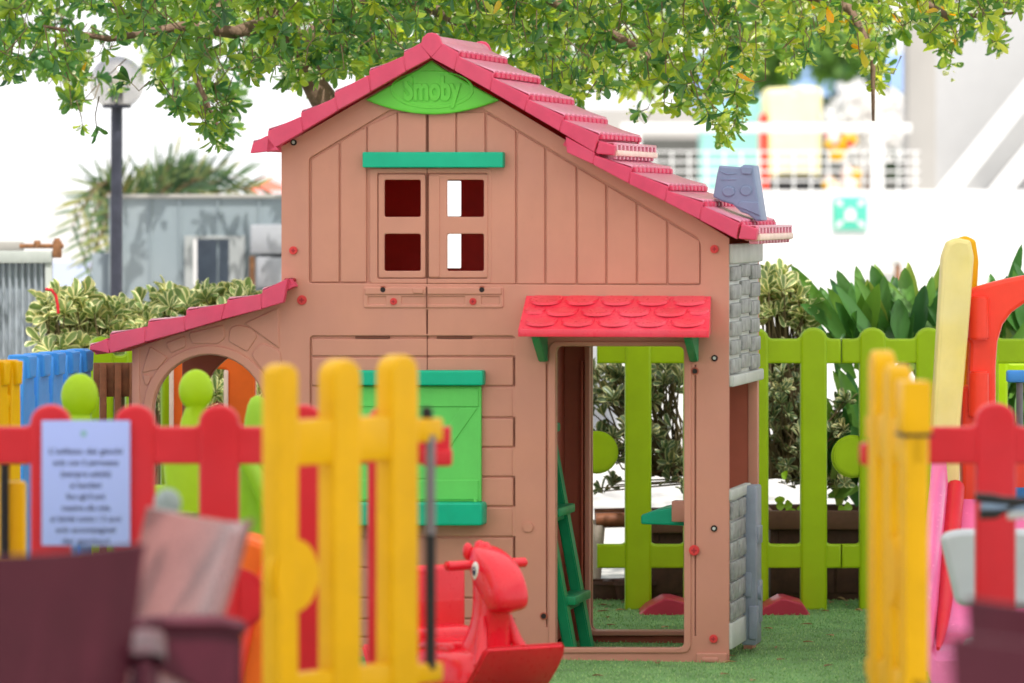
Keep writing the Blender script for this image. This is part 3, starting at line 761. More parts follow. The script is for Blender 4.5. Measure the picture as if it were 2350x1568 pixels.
# blue and yellow fences at the left
def tooth_fence(name, col, label, p0, p1_, n, H, gap=.35, holes=True):
    d = Vector((p1_[0]-p0[0], p1_[1]-p0[1])); L_ = d.length
    root = empty(name, (p0[0],p0[1],0), math.atan2(d.y,d.x), label, 'fence panel')
    pit = L_/n
    for k in range(n):
        x = pit*(k+.5); w = pit*.82
        q = MB(col)
        q.plate([(x-w*.5,.03),(x+w*.5,.03),(x+w*.5,H-.14),(x+w*.42,H-.03),(x+w*.30,H),(x-w*.30,H),(x-w*.42,H-.03),(x-w*.5,H-.14)], (), v0=0, th=.06, bev=.008)
        q.plate([(x-w*.26,H-.075),(x+w*.26,H-.075),(x+w*.36,H-.004),(x-w*.36,H-.004)], (), v0=-.014, th=.07, bev=.008)
        q.build('picket', root)
    for z0, z1 in ((H-.30,H-.13),(.15,.26)):
        q = MB(col); q.box2((0,.008,z0),(L_,.052,z1), .006); q.build('rail', root)
    return root
tooth_fence('toothed_fence', BLUE, 'blue toothed plastic fence panel left of the playhouse', (GX(50,16.1),16.1), (GX(214,16.9),16.9), 5, 1.0)
yf = tooth_fence('toothed_fence', YEL, 'yellow toothed plastic fence panel at the left edge beside the blue one', (GX(-34,15.3),15.3), (GX(52,15.5),15.5), 3, 1.005)
q = MB(YEL); q.box((.145,.03,.88), (.05,.05,.04), .006); q.build('tab', yf)
yp = empty('yellow_gate_post', (GX(28,13.2),13.2,0), 0, 'yellow boxy gate post with a black rod at the left edge behind the red fence', 'gate post')
q = MB(YEL); q.box((0,0,.38), (.07,.06,.76), .01); q.build('post', yp)
q = MB(YEL); q.box((-.005,-.01,GZ(1047,13.2)), (.10,.08,.042), .008); q.build('cap', yp)
q = MB(BLACK); q.cyl((-.015,-.045,GZ(1170,13.2)), .011,.24,'z',14); q.build('closer_rod', yp)
# ------------------------------------------------------------------ orange play frame behind the archway
of = empty('orange_play_frame', (0,0,0), 0, 'orange plastic doorway frame behind the playhouse archway', 'play frame')
Yo = 18.25
def W2(x, y, Y): return (GX(x,Y), GZ(y,Y))
q = MB(ORANGE)
out = [W2(391,1500,Yo),W2(391,815,Yo),W2(586,800,Yo),W2(586,1500,Yo)]
q.plate(out, [rnd([W2(433,1490,Yo),W2(433,848,Yo),W2(522,848,Yo),W2(522,1490,Yo)],.01)], v0=Yo, th=.09, bev=.008); q.build('frame', of)
q = MB(CREAM); q.box2((GX(391,Yo)-.004,Yo-.01,.02),(GX(399,Yo),Yo+.06,GZ(830,Yo)),.003); q.box2((GX(516,Yo)-.004,Yo-.01,.02),(GX(524,Yo),Yo+.06,GZ(850,Yo)),.003); q.build('trim', of)
# orange slide piece behind the red disc
so = empty('orange_slide', (0,0,0), 0, 'orange slide body low behind the red disc and yellow gate', 'slide')
Y=14.0
q = MB(ORANGE)
q.plate(rnd([W2(520,1700,Y),W2(512,1260,Y),W2(560,1228,Y),W2(640,1260,Y),W2(700,1700,Y)],.03), (), v0=Y, th=.25, bev=.02); q.build('chute', so)
q = MB(TOMATO); q.tube([W(520,1700,Y-.01),W(580,1400,Y-.01),W(625,1240,Y-.01)], .012, 8); q.build('handrail', so)
# ------------------------------------------------------------------ lime seesaw behind the red fence
def lathe_blob(mb, secs, M=None, mat=0, n=20):
    """secs: (z, rx, ry, ox, oy)"""
    rows = [[(ox+rx*math.cos(2*math.pi*k/n), oy+ry*math.sin(2*math.pi*k/n), z) for k in range(n+1)] for (z, rx, ry, ox, oy) in secs]
    b = bmesh.new(); V = [[b.verts.new(p) for p in r[:-1]] for r in rows]
    for i in range(len(V)-1):
        for k in range(n): b.faces.new((V[i][k], V[i][(k+1)%n], V[i+1][(k+1)%n], V[i+1][k]))
    b.faces.new(V[0][::-1]); b.faces.new(V[-1]); bmesh.ops.recalc_face_normals(b, faces=b.faces)
    mb.addbm(b, mat, M)
Ys = 14.6
ss = empty('seesaw', (GX(320,Ys),Ys,0), 0, 'lime green animal seesaw with round head-shaped backrests behind the red fence', 'seesaw')
sS = FPX/Ys
q = MB(LIME)
q.tube([(-.24,0,.42),(-.15,0,.30),(0,0,.24),(.12,0,.30),(.2,0,.42)], [.09,.10,.11,.10,.09], 16); q.build('beam', ss)
def headsec(xc, ztop, rx, rz, neck, base):
    secs=[]; zc = ztop-rz
    for k in range(0,13):
        a = math.pi/2 - (math.pi*.80)*k/12
        secs.append((zc+rz*math.sin(a), max(rx*math.cos(a),.001), max(rx*.55*math.cos(a),.001), xc, 0))
    zl = secs[-1][0]
    secs.append((zl-.03, neck, neck*.6, xc-.005, 0)); secs.append((zl-.09, neck*1.15, neck*.65, xc-.012, 0)); secs.append((zl-.16, base, base*.6, xc-.02, 0)); secs.append((zl-.30, base*1.1, base*.7, xc, 0))
    return secs
q = MB(LIME); lathe_blob(q, headsec((183-320)/sS, GZ(857,Ys), .054, .066, .042, .05)); q.build('backrest', ss)
q = MB(LIME); lathe_blob(q, headsec((450-320)/sS, GZ(848,Ys), .050, .060, .036, .075)); q.build('backrest', ss)
q = MB(LIME); q.box(((405-320)/sS,.05,.60-.1), (.17,.05,.34), .03, seg=3); q.box(((400-320)/sS,.02,GZ(1100,Ys)), (.05,.03,.02), .008); q.build('seat', ss)
rk = empty('lime_rocker', (GX(590,14.9),14.9,0), 0, 'pale lime rocking toy with rounded seat back left of the yellow gate', 'rocking toy')
q = MB(LIME2); lathe_blob(q, [(GZ(y,14.9), r_*1.0, r_*.6, ox, 0) for (y,r_,ox) in ((908,.004,0),(914,.018,0),(930,.028,0),(960,.034,-.002),(1000,.036,-.004),(1060,.036,-.01),(1100,.045,-.02),(1150,.05,-.02),(1230,.07,-.01),(1300,.08,0))]); q.build('seat_back', rk)
q = MB(LIME2); q.tube([(-.06,-.06,GZ(1010,14.9)),(-.01,-.08,GZ(1080,14.9)),(.05,-.08,GZ(1170,14.9)),(.07,-.05,GZ(1300,14.9))], [.022,.026,.028,.03], 12); q.build('arm', rk)
q = MB(LIME2); q.box((0,-.05,GZ(1270,14.9)), (.22,.3,.10), .03, seg=3); q.build('seat', rk)
# ------------------------------------------------------------------ rocking horse
Yh = 15.0
hr = empty('rocking_horse', (GX(1125,Yh)-.070, Yh+.06, 0), -R(55), 'red plastic rocking horse with blue eye and high seat back in front of the playhouse', 'rocking horse')
# local x forward, y left, z up
def sheet(mb, prof, hw, th, mat=0, taper=None):
    P1 = []; N = len(prof)
    b = bmesh.new(); top=[]; botm=[]
    for i,(x,z) in enumerate(prof):
        w = hw if taper is None else hw*taper[i]
        a = Vector(prof[min(i+1,N-1)])-Vector(prof[max(i-1,0)]); n_ = Vector((-a.y,a.x)).normalized()*th
        top.append([b.verts.new((x, s*w, z)) for s in (-1,-.6,0,.6,1)]); botm.append([b.verts.new((x-n_.x, s*w, z-n_.y)) for s in (-1,-.6,0,.6,1)])
    for i in range(N-1):
        for j in range(4):
            b.faces.new((top[i][j],top[i+1][j],top[i+1][j+1],top[i][j+1])); b.faces.new((botm[i][j+1],botm[i+1][j+1],botm[i+1][j],botm[i][j]))
        b.faces.new((top[i][0],botm[i][0],botm[i+1][0],top[i+1][0])); b.faces.new((top[i][4],top[i+1][4],botm[i+1][4],botm[i][4]))
    for i in (0,N-1):
        for j in range(4): 
            f=(top[i][j],top[i][j+1],botm[i][j+1],botm[i][j]); b.faces.new(f)
    bmesh.ops.recalc_face_normals(b, faces=b.faces)
    ed=[e for e in b.edges if e.calc_face_angle(0) > R(50)]
    bmesh.ops.bevel(b, geom=ed, offset=th*.4, segments=3, affect='EDGES')
    mb.addbm(b, mat)
q = MB(HORSE)
prof = [(-.36,.16),(-.30,.085),(-.20,.035),(-.08,.020),(.04,.020),(.14,.040),(.205,.085),(.247,.130),(.272,.165),(.285,.188),(.289,.198)]
sheet(q, prof, .152, .020, taper=[.86,.95,1,1,1,1,1,1,.99,.95,.88])
q.build('rocker', hr)
b = bmesh.new()
def loft(mb, secs, mat=0, sub=2):
    """secs: list of (centre(x,z), half depth along x-ish, half width y, tilt) -> rounded boxes lofted"""
    b = bmesh.new(); rings=[]
    for (x,z,hx,hy,t) in secs:
        ring=[]
        for k in range(12):
            a = 2*math.pi*(k+.5)/12; cx_, sy_ = math.cos(a), math.sin(a)
            px_ = hx*math.copysign(abs(cx_)**.6, cx_); py_ = hy*math.copysign(abs(sy_)**.6, sy_)
            ring.append(b.verts.new((x+px_*math.cos(t), py_, z+px_*math.sin(t))))
        rings.append(ring)
    for i in range(len(rings)-1):
        for k in range(12): b.faces.new((rings[i][k],rings[i][(k+1)%12],rings[i+1][(k+1)%12],rings[i+1][k]))
    b.faces.new(rings[0][::-1]); b.faces.new(rings[-1])
    bmesh.ops.recalc_face_normals(b, faces=b.faces)
    me = bpy.data.meshes.new('l'); b.to_mesh(me); b.free()
    ob = bpy.data.objects.new('l', me); COL.objects.link(ob); md = ob.modifiers.new('s','SUBSURF'); md.levels=sub; md.render_levels=sub
    dg = bpy.context.evaluated_depsgraph_get(); dg.update(); m2 = bpy.data.meshes.new_from_object(ob.evaluated_get(dg))
    bpy.data.objects.remove(ob); mb.add(m2, mat); 
q = MB(HORSE)
loft(q, [(-.03,.025,.20,.125,0),(-.03,.05,.235,.138,0),(-.03,.10,.235,.136,0),(-.02,.145,.20,.122,0),(-.01,.175,.13,.10,0)])
loft(q, [(.06,.03,.15,.10,0),(.065,.09,.13,.095,0),(.09,.16,.085,.070,0),(.115,.22,.065,.050,.1),(.128,.28,.062,.044,.15),(.130,.34,.062,.043,.2),(.118,.40,.058,.040,.3),(.095,.435,.040,.034,.4),(.085,.45,.022,.022,.4)])
loft(q, [(.060,.452,.020,.024,1.5),(.075,.440,.040,.046,1.35),(.110,.418,.058,.056,1.15),(.150,.392,.066,.062,.95),(.185,.362,.062,.064,.72),(.205,.330,.052,.066,.45),(.212,.300,.045,.062,.25),(.210,.282,.034,.050,.2)])
for s_ in (-1,1): q.sphere((.055,s_*.034,.455), (.018,.014,.026))
for k in range(4): q.sphere((.07+.022*k,0,.470-.006*k*k*.6), (.022,.016,.018))
q.build('body', hr, smooth=60)
q = MB(HORSE)   # chest flares
for s in (-1,1): q.tube([(.20,s*.085,.13),(.165,s*.062,.20),(.15,s*.045,.27)], [.024,.018,.010], 10)
q.build('chest_ridge', hr, smooth=60)
q = MB(HORSE); q.box((-.19,0,.275), (.045,.235,.25), .03, seg=4); q.box((-.15,0,.17),(.08,.22,.10),.025, seg=3); q.build('seat_back', hr, smooth=60)
q = MB(HORSE); q.box((-.05,0,.165), (.22,.20,.05), .02, seg=3); q.box((-.03,0,.10),(.26,.20,.11),.02, seg=3); q.build('seat', hr, smooth=60)
q = MB(HORSE); q.cyl((.100,0,.418), .0145,.29,'y',18,.006); q.build('handle', hr, smooth=60)
for s in (-1,1):
    e = MB(GLOSSW, EYEB)
    M_ = Matrix.Translation((.128,s*.0565,.402)) @ Matrix.Rotation(s*-R(4),4,'X') @ Matrix.Rotation(R(10),4,'Y')
    b = bmesh.new(); bmesh.ops.create_uvsphere(b,u_segments=24,v_segments=12,radius=1); bmesh.ops.scale(b,vec=(.0185,.006,.028),verts=b.verts); e.addbm(b,0,M_)
    b = bmesh.new(); bmesh.ops.create_uvsphere(b,u_segments=20,v_segments=10,radius=1); bmesh.ops.scale(b,vec=(.0115,.0065,.0175),verts=b.verts); e.addbm(b,1,M_ @ Matrix.Translation((0,s*.0015,0)))
    b = bmesh.new(); bmesh.ops.create_uvsphere(b,u_segments=10,v_segments=8,radius=1); bmesh.ops.scale(b,vec=(.003,.007,.0045),verts=b.verts); e.addbm(b,0,M_ @ Matrix.Translation((.003,s*.0025,.006)))
    e.build('eye', hr, smooth=60)
st = MB(GLOSSW, EYEB, SCREW)
sx, sz = .0, .098
st.box((sx,-.137,sz),(.05,.002,.034),.0008)
st.text('little tikes', .012, Matrix.Translation((sx,-.1382,sz)) @ Matrix.Rotation(R(90),4,'X'), .0003, .0004, 1, .038)
st.build('sticker', hr)
# ------------------------------------------------------------------ maroon chairs
def make_chair(label, col=MAROON, back=None):
    c = empty('plastic_chair', label=label, cat='chair', group='maroon plastic chairs on the terrace')
    q = MB(col)   # backrest shell: x right, y back; curved
    rows=[]; rows2=[]
    for i in range(13):
        t=i/12; z=.42+.43*t; yb=.20+.10*t+.02*t*t; hw=.185+.05*t
        r=[]; r2=[]
        for j in range(17):
            s=-1+2*j/16
            zz_ = z + (.018*(s*s) if t>.9 else .01*s*s*t)*t
            yy_ = yb - .055*s*s
            r.append((hw*s, yy_, zz_)); r2.append((hw*s*.985, yy_-.012, zz_))
        rows.append(r); rows2.append(r2)
    b=bmesh.new(); A_=[[b.verts.new(p) for p in r] for r in rows]; B_=[[b.verts.new(p) for p in r] for r in rows2]
    for i in range(12):
        for j in range(16):
            b.faces.new((A_[i][j],A_[i][j+1],A_[i+1][j+1],A_[i+1][j])); b.faces.new((B_[i][j],B_[i+1][j],B_[i+1][j+1],B_[i][j+1]))
    for j in range(16):
        b.faces.new((A_[0][j],B_[0][j],B_[0][j+1],A_[0][j+1])); b.faces.new((A_[12][j],A_[12][j+1],B_[12][j+1],B_[12][j]))
    for i in range(12):
        b.faces.new((A_[i][0],A_[i+1][0],B_[i+1][0],B_[i][0])); b.faces.new((A_[i][16],B_[i][16],B_[i+1][16],A_[i+1][16]))
    bmesh.ops.recalc_face_normals(b, faces=b.faces); q.addbm(b); q.mats=[back or col]; q.build('backrest', c, smooth=50)
    q = MB(col); q.plate(rnd([(-.22,.425),(.22,.425),(.22,.45),(-.22,.45)],.008), (), v0=-.22, th=.44, bev=.008); q.box((0,-.215,.42),(.44,.03,.06),.012, seg=3); q.build('seat', c, smooth=50)
    for s in (-1,1):
        q = MB(col)
        pr=[(-.255,.60),(-.25,.655),(-.15,.668),(.05,.672),(.18,.668),(.235,.655)]
        rows=[[(s*(.235+dx), y_, z_+dz_) for (dx,dz_) in ((-.028,-.006),(-.024,.008),(0,.013),(.024,.008),(.03,-.004),(.02,-.016),(-.02,-.016),(-.028,-.006))] for (y_,z_) in pr]
        q.grid(rows); q.build('armrest', c, smooth=60)
        q = MB(col); My = Matrix.Rotation(R(90),4,'Z')
        q.plate([(-.245,.30),(-.245,.655),(.235,.655),(.235,.25),(.20,.25),(.19,.42),(.13,.54),(.0,.60),(-.12,.57),(-.19,.48),(-.21,.30)], (), v0=-.012 - s*.235, th=.024, bev=.006, M=My); q.build('side_frame', c, smooth=50)
        for yl, tx in ((-.20,.02),(.20,.03)):
            q = MB(col); q.tube([(s*.205,yl,.44),(s*.235,yl*1.25,.0)], [.028,.016], 10); q.build('leg', c, smooth=60)
        q = MB(col); q.tube([(s*.215,-.20,.44),(s*.235,-.235,.60),(s*.235,-.24,.655)],[.028,.024,.022],10); q.build('arm_post', c, smooth=60)
    return c
ch1 = make_chair('dark maroon plastic chair at the bottom left corner seen from behind')
ch1.location = (GX(30,9.0), 9.0-.30, 0); ch1.rotation_euler=(0,0,R(180)+R(8))
ch1.rotation_euler=(0,0,R(180+6)); 
ch1.location = (GX(-55,9.1), 9.1+.3, 0); ch1.rotation_euler=(0,0,R(180+4)); ch1.scale=(1.2,1,1.0)
ch2 = make_chair('x', back=SUNMAROON); ch2.scale=(1,1,1)
ch2['label']='sun-dappled maroon plastic armchair turned sideways before the red fence'
ch2.location=(GX(395,10.3)-.175,10.25,-.02); ch2.rotation_euler=(0,0,R(-60))
ch3 = copy_tree(ch1); ch3.scale=(1,1,1); ch3['label']='maroon plastic chair nearest the bottom right corner with its top edge shining'
ch3.location=(GX(2525,7.3),7.5,0); ch3.rotation_euler=(0,0,R(182))
ch4 = copy_tree(ch1); ch4.scale=(1,1,1); ch4['label']='dark maroon plastic chair at the right edge behind the nearer one, under the white seat'
ch4.location=(GX(2500,8.6),8.8,-.05); ch4.rotation_euler=(0,0,R(184))
# dome bollard behind the dappled chair
bo = empty('bollard_light', (GX(385,10.9),10.9,0), 0, 'pale grey dome-topped bollard between the dappled chair and the red fence', 'bollard light')
q = MB(DOME); q.sphere((0,0,GZ(1155,10.9)), (.029,.029,.031)); q.build('dome', bo, smooth=60)
q = MB(DOME); q.cyl((0,0,GZ(1165,10.9)/2), .024,GZ(1165,10.9),'z',16); q.build('post', bo)
# ------------------------------------------------------------------ slide tower at the right
sl = empty('play_slide', (0,0,0), 0, 'big plastic slide with pink chute, cream yellow side and red arch at the right', 'slide')
Y=16.4
q = MB(YEL2); pts=[W2(2140,968,Y),W2(2160,640,Y),W2(2163,590,Y),W2(2175,556,Y),W2(2198,546,Y),W2(2228,552,Y),W2(2236,590,Y),W2(2228,700,Y),W2(2205,968,Y),W2(2196,1515,Y),W2(2136,1515,Y)]
q.plate(rnd(pts,.01), (), v0=Y, th=.10, bev=.014); q.build('side_panel', sl)
q = MB(YEL); pts=[W2(2165,1000,Y+.25),W2(2175,600,Y+.25),W2(2190,550,Y+.25),W2(2218,541,Y+.25),W2(2240,552,Y+.25),W2(2247,600,Y+.25),W2(2238,760,Y+.25),W2(2225,1000,Y+.25)]
q.plate(rnd(pts,.01), (), v0=Y+.25, th=.06, bev=.012); q.build('side_panel', sl)
q = MB(TOMATO)
Ya = Y+.12
def arcp(cx, cy, rx, ry, a0, a1, n=14): return [W2(cx+rx*math.cos(R(a0+(a1-a0)*k/n)), cy-ry*math.sin(R(a0+(a1-a0)*k/n)), Ya) for k in range(n+1)]
outer = [W2(*p_,Ya) for p_ in ((2210,1505),(2207,895),(2222,884),(2226,790),(2216,770),(2222,672),(2236,661),(2262,653),(2300,643),(2350,633),(2430,628),(2520,634),(2590,655),(2640,690),(2675,760),(2690,1505),(2610,1505))]
inner = [W2(*p_,Ya) for p_ in ((2605,860),(2590,780),(2560,730),(2500,695),(2430,680),(2390,684),(2350,698),(2322,718),(2302,745),(2290,785),(2286,840),(2286,1505))]
q.plate(rnd(outer+inner,0.0), (), v0=Ya, th=.10, bev=.012); q.build('arch', sl)
q = MB(TOMATO); q.cyl((GX(2245,Ya),Ya-.01,GZ(905,Ya)), .034,.15,'z',20,.006); q.build('socket', sl); q = MB(TOMATO); q.cyl((GX(2245,Ya),Ya-.01,GZ(730,Ya)), .034,.14,'z',20,.006); q.build('socket', sl)
# chute: curved sheet falling towards the camera
q = MB(PINK)
cxs = [GX(2150,15.6)+.0, GX(2500,15.6)]
prof = [(16.38,.53),(16.25,.46),(16.12,.39),(16.0,.325),(15.88,.26),(15.76,.20),(15.62,.15),(15.48,.115),(15.36,.10),(15.35,.02)]
rows=[]
xl, xr = GX(2152,15.8), GX(2480,15.8)
XL=lambda y_: GX(2172-42*(16.38-y_)/1.03, y_)
for (y_,z_) in prof:
    r=[]; xl=XL(y_)
    for k, (fx, dz_) in enumerate(((-.03,.115),(-.045,.13),(-.03,.135),(0,.12),(.02,.03),(.05,.0),(.5,-.004),(.95,.0),(.98,.03),(1.0,.12),(1.03,.135),(1.045,.12))):
        r.append((xl+(xr-xl)*fx if 0<=fx<=1 else (xl+fx if fx<0 else xr+(fx-1)), y_, z_+dz_*(1 if y_>15.36 else .4)))
    rows.append(r)
q.grid(rows); q.build('chute', sl, smooth=60)
q = MB(RED); q.tube([(XL(y_)+.030,y_+.01,z_+.035) for y_,z_ in prof[:-1]], [.030]*4+[.026,.022,.018,.012,.006], 12); q.build('edge_strip', sl, smooth=60)
q = MB(TOMATO); q.box2((GX(2290,16.9),16.9,0),(xr,17.4,.70),.02); q.build('platform', sl)
q = MB(BLUE); q.box2((GX(2322,16.9),16.9,GZ(1185,16.9)),(GX(2380,16.9),16.95,GZ(1112,16.9)),.01); q.build('step_panel', sl)
# blue plank on grey post
bt = empty('blue_toy_bench', (GX(2340,17.6),17.6,0), 0, 'light blue plank on grey posts at the right edge behind the red arch', 'toy bench')
q = MB(BLUE); q.box((.02,0,GZ(864,17.6)), (.13,.06,.042), .008); q.build('plank', bt)
q = MB(STEEL); q.cyl((0,0,GZ(878,17.6)/2), .012,GZ(878,17.6),'z',14); q.build('post', bt)
# white kid chair
wc = empty('white_child_chair', (GX(2262,13.6),13.6,0), R(0), 'white plastic child seat with rounded back behind the red fence at right', 'child seat')
Yc=13.6; 
q = MB(WHITEP); q.plate(rnd([(GX(2196,Yc)-GX(2262,Yc),GZ(1392,Yc)),(GX(2157,Yc)-GX(2262,Yc),GZ(1228,Yc)),(GX(2200,Yc)-GX(2262,Yc),GZ(1216,Yc)),(GX(2400,Yc)-GX(2262,Yc),GZ(1216,Yc)),(GX(2375,Yc)-GX(2262,Yc),GZ(1395,Yc))],.025,6), (), v0=0, th=.05, bev=.016); q.build('backrest', wc, smooth=60)
q = MB(WHITEP); q.box((.05,-.12,.30), (.22,.24,.05), .015); q.build('seat', wc)
for sx in (-.04,.14):
    for sy in (-.2,0): q = MB(WHITEP); q.cyl((sx,sy,.14), .016,.28,'z',12); q.build('leg', wc)
# black and blue-grey folded stroller handle in front of the right red fence
bh = empty('stroller_handle', (GX(2300,11.6),11.6,0), 0, 'black and pale blue stroller handle in front of the red picket at right', 'stroller')
Yb=11.6; q = MB(BLACK); 
def bl(x,y): return (GX(x,Yb)-GX(2300,Yb), 0, GZ(y,Yb))
q.tube([bl(2238,1141),bl(2275,1144),bl(2300,1150),bl(2360,1152)], [.010,.011,.011,.010], 12); q.tube([bl(2248,1182),bl(2285,1180),bl(2300,1172),bl(2330,1160),bl(2360,1148)], [.011,.011,.009,.010,.010], 12); q.build('grip', bh, smooth=60)
q = MB(plastic('steel_blue',(.22,.33,.50),.4)); q.tube([bl(2250,1162),bl(2290,1163),bl(2330,1166),bl(2400,1170)], .009, 12); q.build('bar', bh, smooth=60)
q = MB(WHITEP); q.tube([bl(2312,1183),bl(2350,1180),bl(2400,1176)], .010, 12); q.tube([bl(2395,1176),(bl(2400,1170)[0],.0,.0)], .010, 10); q.build('frame_tube', bh, smooth=60)
# ------------------------------------------------------------------ foliage
LT = [0,.22,.5,.78,.93,1.0]
def leaf_mesh(name, mats, pos, dirs, nrm, length, width, rndv, vari=False, wprof=(.10,.45,.85,1.0,.62,.02), droop=.12, fold=.25, parent=None):
    n = len(pos); pos=np.asarray(pos,float); d=np.asarray(dirs,float); d/= np.linalg.norm(d,axis=1)[:,None]+1e-9
    nn=np.asarray(nrm,float); nn = nn - (nn*d).sum(1)[:,None]*d; nn/= np.linalg.norm(nn,axis=1)[:,None]+1e-9
    sd=np.cross(d,nn); length=np.asarray(length,float); width=np.asarray(width,float)
    cols = (-1,-.62,0,.62,1) if vari else (-1,0,1)
    T=len(LT); C=len(cols)
    V=np.zeros((n,T*C,3))
    for i,t in enumerate(LT):
        for j,c in enumerate(cols):
            w = wprof[i]*c*.5
            off = d*(length*t)[:,None] + sd*(width*w)[:,None] + nn*((width*abs(w)*fold*2) - length*droop*t*t)[:,None]
            V[:,i*C+j]=pos+off
    F=[]; mi=[]
    for i in range(T-1):
        for j in range(C-1):
            F.append((i*C+j,i*C+j+1,(i+1)*C+j+1,(i+1)*C+j)); mi.append(1 if (vari and j in (0,C-2)) else 0)
    F=np.array(F); nf=len(F)
    allF=(F[None]+(np.arange(n)*T*C)[:,None,None]).reshape(-1,4)
    me=bpy.data.meshes.new(name); me.vertices.add(n*T*C); me.vertices.foreach_set('co', V.reshape(-1))
    me.loops.add(len(allF)*4); me.loops.foreach_set('vertex_index', allF.reshape(-1).astype(np.int32))
    me.polygons.add(len(allF)); me.polygons.foreach_set('loop_start', (np.arange(len(allF))*4).astype(np.int32))
    me.polygons.foreach_set('material_index', np.tile(mi,n).astype(np.int32)); me.polygons.foreach_set('use_smooth', np.ones(len(allF),bool))
    me.update(calc_edges=True)
    at=me.attributes.new('rnd','FLOAT','POINT'); at.data.foreach_set('value', np.repeat(np.asarray(rndv,float),T*C))
    for m_ in mats: me.materials.append(m_)
    o=bpy.data.objects.new(name,me); COL.objects.link(o)
    if parent is not None: o.parent=parent
    return o
def whorls(centers, axes, nleaf, L, Wd, spread=(.5,1.4), rs=None, up=.2):
    P=[];D=[];N=[];LL=[];WW=[];RR=[]
    for c,ax in zip(centers,axes):
        ax=Vector(ax).normalized(); a=ax.orthogonal().normalized(); b=ax.cross(a)
        k=random.randint(*nleaf); base=random.random(); ph=random.random()*6.28
        for i in range(k):
            an=ph+i*2.399; sp=random.uniform(*spread)
            rad=a*math.cos(an)+b*math.sin(an); d=ax*math.cos(sp)+rad*math.sin(sp)
            P.append(Vector(c)-ax*random.uniform(0,L[0]*.5)); D.append(d+Vector((random.gauss(0,.12),random.gauss(0,.12),random.gauss(0,.12))))
            nv=ax*math.sin(sp)-rad*math.cos(sp)+Vector((random.gauss(0,.35),random.gauss(0,.35),random.gauss(0,.35))); N.append(nv)
            l=random.uniform(*L); LL.append(l); WW.append(l*random.uniform(*Wd)); RR.append(min(1,max(0,base*.45+random.random()*.55)))
    return P,D,N,LL,WW,RR
TL = leafmat('tree_leaf', [(0,(.045,.13,.06)),(.28,(.085,.20,.065)),(.5,(.155,.285,.06)),(.75,(.33,.43,.07)),(.96,(.52,.56,.13)),(1,(.75,.40,.02))], .55, .24)
EG = leafmat('variegated_green', [(0,(.12,.20,.07)),(.5,(.22,.32,.11)),(1,(.36,.43,.15))], .25, .35)
EC = leafmat('variegated_cream', [(0,(.78,.78,.42)),(.5,(.90,.87,.52)),(1,(.92,.82,.34))], .25, .4)
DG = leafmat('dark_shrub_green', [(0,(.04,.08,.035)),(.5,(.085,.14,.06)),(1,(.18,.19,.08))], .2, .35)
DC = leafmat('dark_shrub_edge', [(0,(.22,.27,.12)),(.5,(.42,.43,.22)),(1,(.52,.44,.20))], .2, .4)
BL_ = leafmat('broad_leaf', [(0,(.035,.12,.04)),(.5,(.085,.23,.05)),(.85,(.17,.33,.06)),(1,(.34,.42,.10))], .30, .28)
PL_ = leafmat('palm_leaf', [(0,(.04,.085,.05)),(.6,(.10,.18,.06)),(1,(.33,.32,.12))], .3, .4)
FLW = leafmat('tiny_flower', [(0,(.55,.60,.25)),(1,(.85,.84,.60))], .4, .5)
# tree
tree = empty('overhanging_tree', (0,0,0), 0, 'evergreen tree with glossy whorled leaves hanging over the playhouse from behind', 'tree')
edge = [(-150,150),(0,195),(60,175),(130,215),(190,300),(235,300),(260,240),(330,190),(370,215),(400,275),(450,265),(490,345),(545,320),(560,220),(610,150),(640,205),(700,215),(760,190),(830,190),(900,160),(1000,110),(1100,110),(1200,190),(1260,215),(1330,260),(1400,230),(1450,290),(1540,265),(1600,275),(1680,325),(1715,235),(1780,140),(1810,190),(1850,150),(1905,120),(1960,150),(2010,195),(2050,170),(2080,60),(2130,90),(2170,155),(2200,110),(2240,90),(2290,120),(2320,50),(2350,20),(2480,10)]
ex=np.array([e[0] for e in edge]); ey=np.array([e[1] for e in edge])
cs=[]; ax=[]
def addc(px,py,Y=None):
    Y = Y or random.uniform(17.9,20.4); c = W(px,py,Y)
    cs.append(c); ax.append(Vector((random.gauss(0,.55),random.gauss(0,.5),random.uniform(-1.1,.45)))); return c
import itertools
for i in range(3300):
    px=random.uniform(-120,2470); e=float(np.interp(px,ex,ey)); py=random.uniform(-270,e)
    py = e - (e+190)*random.random()**.9
    dens = .5+.5*math.sin(px*.013+1.3)*math.sin(px*.0047+py*.021)
    if py > e-70 and random.random() < .25: continue
    if px<600 and random.random() < .10+.22*(1-dens): continue
    if 195<px<345 and py>100 and random.random()<.84: continue
    if px>1700 and random.random() < .50*(1-dens)+.22: continue
    if py>120 and random.random()<.25: continue
    if random.random() < .10*(1-dens): continue
    if py> e-25: py = e-25
    addc(px,py)
for (px,py) in ((497,325),(490,300),(505,280),(520,250),(1665,318),(1680,300),(190,292),(222,296),(28,175),(40,140),(2012,185),(2000,150),(2180,150),(2010,120),(2290,110),(2170,120),(1640,270),(560,120),(620,130),(700,120),(645,60),(820,140),(760,160)): addc(px,py,random.uniform(18.2,19.2)) ; ax[-1]=Vector((random.gauss(0,.3),random.gauss(0,.3),-1))
P_,D_,N_,L_,W_,R_=whorls(cs,ax,(7,13),(.036,.074),(.27,.46),(.45,1.45))
R_=[min(1,r*(.78+.30*min(1,max(0,(p.x+1.2)/2.2))) if r<.97 else r) for p,r in zip(P_,R_)]  # shade at left and sun at right put into the leaf colour
leaf_mesh('crown',[TL],P_,D_,N_,L_,W_,R_,parent=tree)
q = MB(TWIG)
